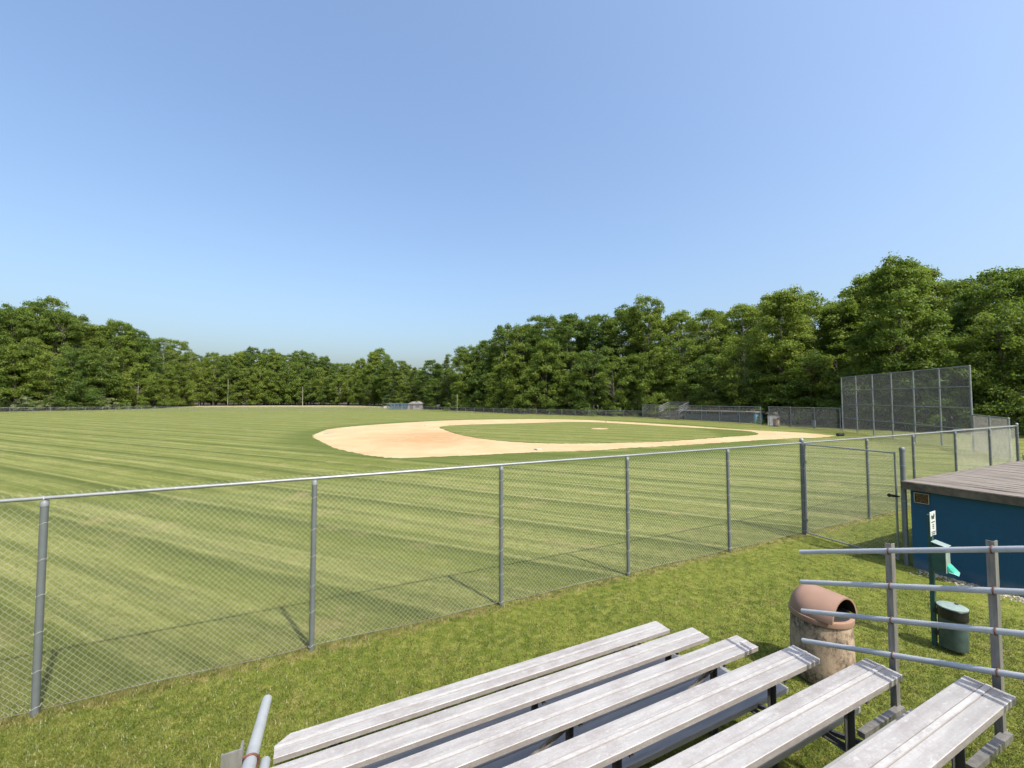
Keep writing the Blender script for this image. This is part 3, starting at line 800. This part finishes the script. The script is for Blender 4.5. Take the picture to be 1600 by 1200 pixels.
# ------------------------------------------------------------------ far dugout
d0, d1 = ground(1172, 661.8), ground(1052, 655.2)
away = Vector((-(d1-d0).y, (d1-d0).x, 0)).normalized()
if away.x < 0: away = -away
ax_ = (d1-d0).normalized(); dl = (d1-d0).length
base = d0 + away*1.3; rz = math.atan2(ax_.y, ax_.x)
fd = empty('dugout', base, rz, 'long low blue dugout behind the tall fence across the infield', 'dugout')
sgn = 1 if Vector((-math.sin(rz), math.cos(rz), 0)).dot(away) > 0 else -1
n = NT('pale_blue_paint'); n.set(Base_Color=n.mix(n.ramp(n.noise(n.obj(), 3, 4), .3, .7), (.08,.22,.36), (.12,.29,.44)), Roughness=.7); M_PBLUE = n.m
n = NT('faded_navy_paint'); n.set(Base_Color=n.mix(n.ramp(n.noise(n.obj(), 1.5, 5), .3, .7), (.022,.036,.055), (.040,.060,.085)), Roughness=.7); M_NAVY = n.m
HZ = 1.5
b = MB(); b.box((.12, sgn*.9, HZ/2), (.24, 1.8, HZ)); b.build('side_wall', M_PBLUE, fd)
b = MB(); b.box((dl-.12, sgn*.9, HZ/2), (.24, 1.8, HZ)); b.build('side_wall', M_PBLUE, fd)
b = MB(); b.box((dl/2, sgn*1.7, HZ/2), (dl-.484, .2, HZ-.004)); b.build('back_wall', M_NAVY, fd)
b = MB(); b.box((dl/2, sgn*.06, .52), (dl-.484, .12, 1.04)); b.build('front_wall', M_NAVY, fd)
b = MB(); b.box((dl/2, sgn*.85, HZ+.07), (dl+.4, 2.3, .13)); b.build('roof', simple('pale_roof_slab', (.33,.29,.26), .8), fd)
for k in range(1, 5):
    b = MB(); b.box((dl*k/5, sgn*.06, 1.27), (.1,.1,.455)); b.build('roof_post', M_PBLUE, fd)
b = MB(); b.box((dl/2, sgn*1.3, .45), (dl-.6, .35, .05)); b.build('bench', bpy.data.materials['old_bench_wood'], fd)

# far bleachers (five rows) left of the far dugout
fb = ground(1020, 654.5) ; back = away
rzb = math.atan2(-back.x, back.y) + math.pi     # local -y points away from the field
fbo = fb + away*1.2
bleachers('bleachers', fbo, rzb, 5, 4.0, 'small aluminium bleachers behind the tall fence at the woods edge', rail_from=-.35, frames=(-.4, -2.0, -3.6), detail=False)

# far bin, pale screen, post
litter_bin(ground(1213, 666.2), R(200), 'small tan litter bin before the pale screen at the far fence', 1.0)
pg = ground(1211, 665.6)+Vector((.35,.8,0))
ps = empty('netting_screen', pg, R(-20), 'pale square netting screen leaning by the opening in the far fence', 'screen')
M_NET = simple('pale_netting', (.50,.50,.48), .8)
b = MB()
for a, c_ in (((-.65,0,0),(-.65,0,1.28)), ((.65,0,0),(.65,0,1.28)), ((-.65,0,1.26),(.65,0,1.26)), ((-.65,0,.04),(.65,0,.04))): b.tube([a, c_], .03, 8)
b.build('frame', M_RAIL, ps)
nm_ = tag(link('netting', diag_mesh('netting', 1.3, 1.22, .04, .008, M_NET), ps), kind='stuff'); nm_.location = (-.65, .01, .04)
gpst = ground(1276, 668)+Vector((.6,1.2,0))
ub = empty('utility_box', gpst, .2, 'small grey box standing behind the far chain link fence', 'box')
b = MB(); b.box((0,0,.38), (.26,.22,.76)); b.build('cabinet', simple('grey_box_paint', (.34,.34,.31), .6), ub); b = MB(); b.box((0,0,.78), (.32,.28,.04)); b.build('lid', simple('grey_lid_paint', (.40,.40,.37), .6), ub)
gb = empty('gear_bag', ground(1313, 681.5), .3, 'black gear bag lying on the grass near home plate', 'bag')
b = MB(); b.tube([(-.42,0,.14),(-.36,0,.15),(.0,0,.14),(.34,0,.16),(.42,0,.13)], [.07,.15,.13,.16,.08], 12); b.build('bag_body', M_BLACK, gb, True)
b = MB(); b.torus((-.17,0,.22), (0,1,0), .14, .018, 12, 6, .5); b.torus((.2,0,.22), (0,1,0), .12, .018, 12, 6, .5); b.build('handle', M_BLACK, gb, True)

# mound, bases
mp = ground(937, 670.3)
b = MB(); b.lathe((0,0,0), [(1.25,-.02),(1.1,.03),(.8,.06),(.5,.08),(.3,.082)], 40); m_ = b.build('pitchers_mound', M_DIRT, None, True); m_.location = mp; tag(m_, kind='structure')
M_BASE = simple('white_rubber', (.38,.355,.29), .6, 0, .15, 6)
b = MB(); b.box((0,0,.012), (.61,.15,.03)); m_ = b.build('pitching_rubber', M_BASE); m_.location = mp+Vector((-.2,-.1,.082)); m_.rotation_euler = (0,0,.5); tag(m_, 'white pitching rubber on the low dirt mound', 'pitching rubber')
def base_bag(px, py, label, s=.42, rz=.48):
    p = ground(px, py, .012); o = empty('base', p, rz, label, 'base')
    b = MB(); b.box((0,0,.035), (s,s,.07)); bb = b.build('pad', M_BASE, o)
    b = MB(); b.box((0,0,.075), (s*.86,s*.86,.012)); b.build('pad_top', M_BASE, bb)
base_bag(841, 703.2, 'white base bag on the near side of the infield dirt')
base_bag(666, 664.6, 'small white base bag at the far corner of the infield dirt')
base_bag(948, 659.6, 'distant white base bag beside the infield grass arc')
hp = ground(1215, 679.3, .016); b = MB(); b.extrude([(-.22,.22),(.22,.22),(.22,0),(0,-.22),(-.22,0)], hp, Vector((1,0,0)), Vector((0,1,0)), Vector((0,0,1)), .012)
tag(b.build('home_plate', M_BASE), 'white home plate on the dirt in front of the backstop', 'home plate')
for (px, py, lb) in ((514, 677.5, 'grey lump of dirt at the left edge of the infield dirt'), (667, 664.9, None), (860, 704.6, None)):
    if lb:
        b = MB(); p = ground(px, py, .01); b.lathe(p, [(.55,0),(.45,.05),(.25,.09),(.05,.10)], 10); tag(b.build('dirt_lump', simple('grey_dirt', (.25,.21,.16), .9)), lb, 'dirt lump')

# ------------------------------------------------------------------ far shed, batting cage, foul pole
sp0 = ground(628.5, 640.6)+Vector((0, 6, 0)); sp0.z = terrain(sp0.y)
k_ = sp0.y/F_PX
sh = empty('shed', sp0, R(-6), 'small pale shed with low gable roof at the end of the outfield fence', 'shed')
n = NT('pale_shed_siding'); n.set(Base_Color=n.mix(n.ramp(n.noise(n.scale(n.obj(), (12, 12, 1)), 1.5, 3), .35, .65), (.20,.17,.16), (.30,.27,.25)), Roughness=.8); M_SIDE = n.m
M_SHROOF = simple('grey_shed_roof', (.24,.22,.22), .7)
W_ = 23*k_; Hs = 1.55
b = MB(); b.box((W_/2, 1.5, Hs/2), (W_, 3, Hs)); b.build('wall', M_SIDE, sh)
b = MB(); b.extrude([(-.15,Hs),(W_*.32,Hs+.75),(W_*.42,Hs+.45),(W_*.72,Hs+.85),(W_+.15,Hs)], (0,-.2,0), Vector((1,0,0)), Vector((0,0,1)), Vector((0,1,0)), 3.4); b.build('roof', M_SHROOF, sh)
b = MB(); b.box((W_*.28,-.02,.68), (1.0,.05,1.34)); b.build('door', simple('dark_shed_door', (.12,.11,.12), .7), sh)
b = MB(); b.box((W_*.7,-.02,.85), (1.2,.05,.5)); b.build('window', simple('shed_window', (.10,.12,.15), .3), sh)
cp0 = ground(598, 640.6)+Vector((0, 4, 0)); cp0.z = terrain(cp0.y)
cg = empty('batting_cage', cp0, 0, 'blue netted batting cage left of the small pale shed', 'batting cage')
M_CBLUE = simple('blue_cage_net', (.05,.09,.13), .7); M_CPOLE = simple('pale_blue_pole', (.11,.17,.22), .6)
CW = 30*cp0.y/F_PX
for y in (0, 3.5):
    for k in range(6):
        b = MB(); b.tube([(CW*k/5,y,0),(CW*k/5,y,1.75)], .05, 6); b.build('pole', M_CPOLE, cg)
    b = MB(); b.tube([(0,y,1.74),(CW,y,1.74)], .04, 6); b.build('top_bar', M_CPOLE, cg)
    nn_ = tag(link('netting', diag_mesh('netting', CW, 1.7, .09, .011, M_CBLUE), cg), kind='stuff'); nn_.location = (0, y+.02, .02)
fp = ground(714, 644.6)
pz = empty('foul_pole', fp+Vector((0,.3,0)), 0, 'thin pale foul pole rising above the low outfield fence', 'pole')
b = MB(); b.tube([(0,0,0),(0,0,4.4)], .04, 8); b.build('pole', simple('pale_pole_paint', (.30,.30,.27), .6), pz)
cr = ground(590, 638.6)+Vector((0,8,0)); cr.z = terrain(cr.y)
b = MB(); b.box((0,0,.35), (.9,.7,.7)); b.box((1.1,0,.3), (.5,.5,.6)); o = b.build('rock', simple('pale_rock', (.42,.37,.30), .9)); o.location = cr; tag(o, 'pale rocks at the woods edge left of the batting cage', 'rocks')

# ------------------------------------------------------------------ trees
def leaf_material(name, c1, c2, trans=.45):
    n = NT(name); tint = n.node('ShaderNodeAttribute', attribute_name='tint').outputs['Fac']
    oi = n.node('ShaderNodeObjectInfo')
    c = n.mix(tint, c1, c2)
    rnd_ = oi.outputs['Random']
    c = n.mix(n.ramp(rnd_, .45, 1, 0, .6), c, n.mix(tint, (.085, .118, .012), (.185, .225, .036)))
    c = n.mix(n.ramp(rnd_, 0, .40, .75, 0), c, n.mix(tint, (.028, .060, .010), (.075, .132, .024)))
    dif = n.node('ShaderNodeBsdfDiffuse', {'Color': c}); trn = n.node('ShaderNodeBsdfTranslucent', {'Color': n.mix(.5, c, (.24,.34,.03))})
    gl = n.node('ShaderNodeBsdfGlossy', {'Color': (1, 1, 1), 'Roughness': .55})
    m1 = n.node('ShaderNodeMixShader', {0: trans, 1: dif.outputs[0], 2: trn.outputs[0]})
    m2 = n.node('ShaderNodeMixShader', {0: .015, 1: m1.outputs[0], 2: gl.outputs[0]})
    n.t.links.new(m2.outputs[0], n.out.inputs[0]); return n.m
M_LDARK = leaf_material('dark_leaves', (.048,.086,.010), (.115,.165,.024))
M_LMID = leaf_material('mid_green_leaves', (.068,.112,.011), (.160,.212,.030))
M_LLIGHT = leaf_material('light_green_leaves', (.100,.148,.014), (.215,.272,.040), .42)
M_LSILV = leaf_material('silvery_leaves', (.09,.12,.06), (.21,.24,.15), .2)
M_LCON = leaf_material('conifer_needles', (.034,.054,.015), (.070,.095,.028), .15)
M_BARK = simple('grey_brown_bark', (.085,.070,.055), .9, 0, .35, 3, .5)
M_PBARK = simple('pale_bark', (.26,.235,.195), .9, 0, .3, 3, .3)

def crown_mesh(name, puffs, leaf, dens, mat, seed, droop=0.0):
    rng = np.random.default_rng(seed); Cs = []; Nn = []; T = []; S = []
    for (c, pr, tn) in puffs:
        m = int(pr*pr*dens*rng.uniform(.8, 1.2))
        d = rng.normal(size=(m, 3)); d /= np.linalg.norm(d, axis=1)[:, None]
        d[:, 2] = np.where(d[:, 2] < -.25, -d[:, 2]*.6, d[:, 2])
        rad = pr*(.35 + .65*rng.random(m)**.45)
        lump = 1 + .30*np.sin(d[:, 0]*5+seed+c[0]*3)*np.cos(d[:, 1]*4+c[1]*2) + .15*np.sin(d[:, 2]*9+c[2])
        rad = rad*lump
        p = np.array(c)[None] + d*rad[:, None]*np.array([1, 1, .92])[None]
        p[:, 2] -= droop*np.hypot(p[:, 0]-c[0], p[:, 1]-c[1])
        nrm = d*.60 + rng.normal(size=(m, 3))*.60 + np.array([0, 0, .30]); nrm /= np.linalg.norm(nrm, axis=1)[:, None]
        Cs.append(p); Nn.append(nrm); T.append(np.clip(tn + rng.normal(0, .2, m), 0, 1)); S.append(rng.uniform(.6, 1.25, m)*leaf)
    Cs = np.concatenate(Cs); Nn = np.concatenate(Nn); T = np.concatenate(T); S = np.concatenate(S)
    ref = rng.normal(size=Cs.shape); a = np.cross(Nn, ref); a /= np.linalg.norm(a, axis=1)[:, None]; b = np.cross(Nn, a)
    s = S[:, None]
    vs = np.stack([Cs+a*s, Cs+b*s*.55+Nn*s*.12, Cs-a*s, Cs-b*s*.55+Nn*s*.12], 1).reshape(-1, 3)
    fs = np.arange(len(vs)).reshape(-1, 4)
    return np_mesh(name, vs, fs, mat, {'tint': np.repeat(T, 4)})

def wood_mesh(name, H, r0, puffs, crown_base, mat, seed, limbs=26, lean=.4, dead=0):
    rnd = random.Random(seed); b = MB(); top = H*.86
    ph = rnd.uniform(0, 6)
    def axis(z): return Vector((math.sin(z*.28+ph)*lean*(z/H), math.cos(z*.22+ph*2)*lean*(z/H), z))
    zz = [top*i/9 for i in range(10)]
    b.tube([axis(z) if i else axis(0)+Vector((0,0,-.2)) for i, z in enumerate(zz)], [r0*(1.35 if i == 0 else 1)*(1-.85*i/9.5) for i in range(10)], 8)
    for (c, pr, tn) in rnd.sample(puffs, min(limbs, len(puffs))):
        c = Vector(c); z0 = max(crown_base*.8, min(top*.95, c.z - math.hypot(c.x, c.y)*rnd.uniform(.4, .9)))
        a = axis(z0); mid = a.lerp(c, .5) + Vector((rnd.uniform(-.4,.4), rnd.uniform(-.4,.4), rnd.uniform(.1,.6)))
        rr_ = r0*.36*(1-z0/H*.6)
        b.tube([a, mid, c], [rr_, rr_*.6, .025], 5, False)
        for q in range(2):
            e = c + Vector((rnd.uniform(-1,1), rnd.uniform(-1,1), rnd.uniform(-.2,.8)))*pr*.8
            b.tube([mid, e], [rr_*.4, .015], 4, False)
    return b.mesh(name, mat, True)

def puff_set(seed, H, Rr, base, n, shape, pmin=.8, pmax=1.6):
    rnd = random.Random(seed); out = []; ph = [rnd.uniform(0, 6.28) for _ in range(4)]
    for i in range(n):
        t = rnd.random()**.9; an = rnd.uniform(0, 2*math.pi)
        if shape == 'round': e = math.sqrt(max(.02, 1-((t-.42)/.62)**2))
        elif shape == 'tall': e = math.sqrt(max(.02, 1-((t-.38)/.66)**2))*.8
        elif shape == 'vase': e = .30+.70*math.sin(math.pi*min(.999, t*.95+.05)**1.15)
        elif shape == 'cone': e = (1-t)*.95+.06
        elif shape == 'skirt': e = math.sqrt(max(.03, 1-(max(0, t-.05)/1.0)**2.2))
        lump = 1 + .22*math.sin(2*an+ph[0]+t*5) + .16*math.sin(5*an+ph[1]+t*9) + .12*math.sin(3*t*6+ph[2])
        r = Rr*e*lump*(rnd.uniform(.35, 1.0)**.55)
        z = base + (H-base)*t*.97
        out.append(((r*math.cos(an), r*math.sin(an), z), rnd.uniform(pmin, pmax)*(1-.35*t), rnd.random()))
    return out

PROTO = {}
def proto(key, H, Rr, base, n, shape, mat, bark, leaf, dens, seed, r0=.24, pmin=.8, pmax=1.6, limbs=26, droop=0.0):
    pf = puff_set(seed, H, Rr, base, n, shape, pmin, pmax)
    PROTO[key] = (H, crown_mesh('crown', pf, leaf, dens, mat, seed, droop), wood_mesh('trunk', H, r0, pf, base, bark, seed, limbs))
proto('oak_a', 20, 4.6, 3.0, 190, 'round', M_LDARK, M_BARK, 0.152, 202, 11)
proto('oak_b', 20, 5.0, 2.4, 200, 'round', M_LMID, M_BARK, 0.152, 202, 12)
proto('oak_c', 20, 4.4, 3.6, 170, 'vase', M_LDARK, M_BARK, 0.152, 202, 13)
proto('maple_a', 20, 4.4, 1.6, 210, 'tall', M_LLIGHT, M_BARK, 0.144, 202, 14)
proto('maple_b', 20, 4.4, 4.0, 150, 'vase', M_LLIGHT, M_PBARK, 0.136, 189, 15)
proto('ash_a', 20, 4.2, 5.0, 125, 'vase', M_LMID, M_PBARK, 0.136, 162, 16, limbs=44)
proto('edge_a', 11, 4.3, .4, 120, 'skirt', M_LMID, M_BARK, 0.136, 202, 17, r0=.13, pmin=.7, pmax=1.3)
proto('edge_b', 11, 4.0, .6, 105, 'skirt', M_LDARK, M_BARK, 0.136, 202, 18, r0=.13, pmin=.7, pmax=1.3)
proto('edge_c', 11, 3.8, 1.2, 95, 'vase', M_LLIGHT, M_PBARK, 0.128, 189, 19, r0=.12, pmin=.7, pmax=1.2)
proto('pine', 20, 4.0, 1.5, 130, 'cone', M_LCON, M_BARK, 0.136, 202, 20, pmin=.6, pmax=1.1, droop=.3)
proto('slim', 20, 2.9, 7.0, 70, 'tall', M_LMID, M_PBARK, 0.152, 189, 21, r0=.17)
proto('shrub', 3.6, 2.2, .1, 34, 'skirt', M_LMID, M_BARK, 0.104, 256, 22, r0=.05, pmin=.5, pmax=.95, limbs=10)
proto('silver', 4.6, 2.6, .2, 44, 'skirt', M_LSILV, M_BARK, 0.112, 256, 23, r0=.06, pmin=.5, pmax=1.0, limbs=10)
NAMES = {'oak_a': ('oak_tree', 'broad dark green oak'), 'oak_b': ('oak_tree', 'full rounded mid green oak'), 'oak_c': ('oak_tree', 'high crowned dark oak'),
         'maple_a': ('maple_tree', 'bright green leafy maple'), 'maple_b': ('maple_tree', 'loose light green maple'), 'ash_a': ('ash_tree', 'thin crowned ash with branches showing'),
         'edge_a': ('small_tree', 'low leafy green tree'), 'edge_b': ('small_tree', 'low dark bushy tree'), 'edge_c': ('small_tree', 'low light green tree'),
         'pine': ('pine_tree', 'dark drooping pine'), 'slim': ('slender_tree', 'slender tree with pale bare trunk'), 'shrub': ('shrub', 'green shrub'), 'silver': ('shrub', 'silvery grey green shrub')}
SKY = [(-260,440),(-120,455),(0,468),(20,470),(60,465),(80,472),(110,488),(150,496),(180,495),(205,507),(225,522),(270,526),(290,543),(308,550),(335,541),(375,541),(400,538),(430,539),(470,546),(490,544),
       (520,549),(545,560),(570,549),(600,545),(625,557),(645,572),(660,562),(690,550),(720,541),(745,530),(765,515),(790,496),(810,492),(850,489),(880,486),(920,484),(960,476),(1000,461),(1030,463),
       (1060,471),(1090,474),(1110,469),(1150,469),(1190,456),(1220,446),(1260,448),(1285,462),(1302,482),(1315,455),(1340,425),(1370,406),(1400,400),(1450,402),(1480,426),(1510,431),(1540,426),(1590,412),(1700,400),(1900,390)]
def skyline(px):
    return float(np.interp(px, [a for a, _ in SKY], [b for _, b in SKY]))
EDGE = [(-260,92),(-60,100),(0,108),(120,118),(230,132),(262,150),(300,176),(450,190),(560,186),(610,160),(655,134),(714,116),(820,96),(920,86),(1000,80),(1080,74),(1190,62),(1260,57),(1320,52),(1400,48),(1520,43),(1620,40),(1900,34)]
def edge_dist(px): return float(np.interp(px, [a for a, _ in EDGE], [b for _, b in EDGE]))
def zone(px):
    for lim, nm in ((110, 'at the far left'), (290, 'in the left woods'), (460, 'in the distant woods'), (600, 'left of the batting cage'),
                    (720, 'behind the small pale shed'), (860, 'behind the foul pole fence'), (1000, 'behind the right field fence'), (1095, 'behind the far bleachers'), (1195, 'behind the far blue dugout'),
                    (1315, 'left of the tall backstop'), (1530, 'behind the tall backstop')):
        if px < lim: return nm
    return 'right of the tall backstop'
ff = MB(); fvs = []; pxs = list(range(-300, 1960, 20))
for q in pxs:
    d = edge_dist(q)
    for k, dd in enumerate((-.5, 12, 40, 90)):
        fx = (q-800)/F_PX*(d+dd); fvs.append((fx, d+dd, terrain(d+dd)+.03))
ff.add(fvs, [(i*4+k, i*4+k+1, i*4+k+5, i*4+k+4) for i in range(len(pxs)-1) for k in range(3)])
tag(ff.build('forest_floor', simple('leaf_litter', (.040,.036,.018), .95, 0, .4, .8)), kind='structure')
trees = []
def plant(key, px, dist, top_px=None, scale=None, wide=1.0, rnd=random):
    H0, cm, wm = PROTO[key]; x = (px-800)/F_PX*dist; z = terrain(dist)
    if top_px is not None:
        H = EYE - z + (627.5-top_px)/F_PX*dist; s = H/H0
    else: s = scale
    nm, desc = NAMES[key]; o = empty(nm, (x, dist, z-.05), rnd.uniform(0, 6.28))
    sw = s*wide if top_px is None else (.45*s+.55)*wide
    o.scale = (sw, sw*rnd.uniform(.9, 1.1), s)
    t = link('trunk', wm, o); c_ = link('crown', cm, o)
    trees.append((o, desc, px, dist, key)); return o
rnd = random.Random(12)
# main canopy row, following the skyline
px = -90.0
while px < 1700:
    d = edge_dist(px) + 7 + rnd.uniform(-2, 3)
    step = 6.2/d*F_PX*rnd.uniform(.75, 1.1)
    if 300 < px < 600: key = rnd.choice(['oak_a','oak_b','oak_c','oak_b','maple_a'])
    elif 610 < px < 730: key = rnd.choice(['pine','oak_a','oak_b'])
    elif px < 300: key = rnd.choice(['oak_a','oak_b','oak_b','ash_a','oak_a'])
    elif px < 1000: key = rnd.choice(['oak_a','oak_b','oak_c','oak_b','oak_a','maple_b'])
    elif px < 1290: key = rnd.choice(['maple_b','oak_b','ash_a','maple_a','oak_c'])
    elif px < 1480: key = rnd.choice(['maple_a','maple_a','oak_b'])
    else: key = rnd.choice(['oak_c','oak_a','oak_a'])
    plant(key, px, d, skyline(px) + rnd.uniform(-6, 13) + 4, rnd=rnd)
    px += step
# second row behind, a little lower or equal
px = -90.0
while px < 1700:
    d = edge_dist(px) + 15 + rnd.uniform(-3, 4); step = 6.6/d*F_PX*rnd.uniform(.8, 1.15)
    key = rnd.choice(['oak_a','oak_b','oak_c','oak_a'])
    plant(key, px, d, skyline(px) + rnd.uniform(2, 22), rnd=rnd); px += step
# deep rows that close the wood behind the trunks
for off, lo, hi, stp in ((23, .42, .62, 5.6),):
    px = -90.0
    while px < 1700:
        d = edge_dist(px) + off + rnd.uniform(-3, 3); sk = skyline(px)
        plant(rnd.choice(['edge_a','edge_b']), px, d, 627.5 - (627.5-sk)*rnd.uniform(lo, hi), wide=1.15, rnd=rnd); px += stp/d*F_PX*rnd.uniform(.8, 1.2)
# lower edge row
px = -90.0
while px < 1700:
    d = edge_dist(px) + rnd.uniform(-1, 3); step = 5.2/d*F_PX*rnd.uniform(.7, 1.15); sk = skyline(px)
    if 300 < px < 600:
        key = rnd.choice(['edge_c','slim','edge_a','edge_b','edge_a']); top = 627.5 - (627.5-sk)*rnd.uniform(.5, .8)
    else:
        key = rnd.choice(['edge_a','edge_b','edge_a','edge_c'] if px > 720 or px < 300 else ['edge_b','pine','edge_a'])
        top = 627.5 - (627.5-sk)*rnd.uniform(.42, .72)
    plant(key, px, d, top, rnd=rnd); px += step
# shrubs along the very edge
px = -90.0
while px < 1700:
    d = edge_dist(px) - 2.5 + rnd.uniform(-1, 1.5); step = 4.2/d*F_PX*rnd.uniform(.6, 1.6)
    if not 300 < px < 590:
        key = 'silver' if (px < 190 and rnd.random() < .8) else 'shrub'
        plant(key, px, d, scale=rnd.uniform(.7, 1.25), rnd=rnd)
    px += step
# a few specimens the photograph singles out
for key, px, d, top, lb in (('maple_a', 1405, 47, 402, 'tallest bright green maple rising behind the tall backstop'),
                            ('ash_a', 72, 127, 462, 'tallest thin crowned tree above the left woods with bare grey limbs'),
                            ('maple_b', 592, 183, 544, 'pale yellow green round topped tree in the distant woods'),
                            ('pine', 648, 140, 572, 'dark pine with level branches just right of the small shed'),
                            ('maple_a', 1225, 60, 447, 'light green maple standing above the opening in the far fence')):
    o = plant(key, px, d, top, rnd=rnd); o['label'] = lb; o['category'] = 'tree'
# bare dead tree tops
def dead_tree(px, d, top, seed, label):
    rq = random.Random(seed); z = terrain(d); H = EYE - z + (627.5-top)/F_PX*d; x = (px-800)/F_PX*d
    o = empty('dead_tree', (x, d, z), 0, label, 'tree'); b = MB()
    b.tube([(0,0,-.1),(.5,0,H*.4),(-.1,.1,H*.7),(.4,0,H)], [.12,.09,.05,.015], 6); b.build('trunk', M_PBARK, o, True)
    b = MB()
    for k in range(26):
        z0 = H*rq.uniform(.35, .95); a = rq.uniform(0, 6.28); L = rq.uniform(1.2, 3.6)*(1.25-z0/H)
        p0 = Vector((.05,0,z0)); p1 = p0+Vector((math.cos(a)*L*.6, math.sin(a)*L*.6, L*.25)); p2 = p1+Vector((math.cos(a+.4)*L*.6, math.sin(a+.4)*L*.6, L*.3))
        b.tube([p0,p1,p2], [.05,.035,.015], 4, False)
        for q in range(4):
            p3 = p1.lerp(p2, rq.random()); b.tube([p3, p3+Vector((rq.uniform(-.9,.9), rq.uniform(-.9,.9), rq.uniform(0,1)))], [.022,.01], 3, False)
    b.build('bare_branches', M_PBARK, o)
dead_tree(287, 174, 527, 1, 'bare grey dead treetop where the left woods dip')
dead_tree(92, 122, 505, 2, 'leafless pale dead tree standing out in the left woods')
dead_tree(128, 128, 540, 3, 'broken pale dead tree with level limbs low in the left woods')
for (px, top) in ((356, 592), (473, 604)):
    d = 178; z = terrain(d); H = EYE-z+(627.5-top)/F_PX*d
    o = empty('bare_trunk', ((px-800)/F_PX*d, d, z), 0); b = MB(); b.tube([(0,0,-.1),(.05,0,H*.5),(-.05,0,H)], [.15,.12,.08], 7); b.build('trunk', M_PBARK, o, True)
    trees.append((o, 'pale straight bare trunk', px, d, 'trunk'))
# labels: kind + place + order from the left among its own kind
from collections import defaultdict
g_ = defaultdict(list)
for rec in trees:
    if 'label' not in rec[0]: g_[(rec[1], zone(rec[2]))].append(rec)
ORD = ['leftmost', 'second from left', 'third from left', 'fourth from left', 'fifth from left', 'sixth from left', 'seventh from left', 'eighth from left', 'ninth from left', 'tenth from left', 'eleventh from left', 'twelfth from left', 'thirteenth from left', 'fourteenth from left', 'fifteenth from left', 'sixteenth from left']
for (desc, zn), L_ in g_.items():
    L_.sort(key=lambda r: r[2])
    cat = 'shrub' if 'shrub' in desc else 'tree'
    for i, rec in enumerate(L_):
        o = rec[0]; o['category'] = cat; o['group'] = desc + 's ' + zn
        if len(L_) == 1: o['label'] = desc + ' ' + zn
        else:
            o['label'] = desc + ' ' + zn + ', ' + (ORD[i] if i < len(ORD) else 'among the last on the right')
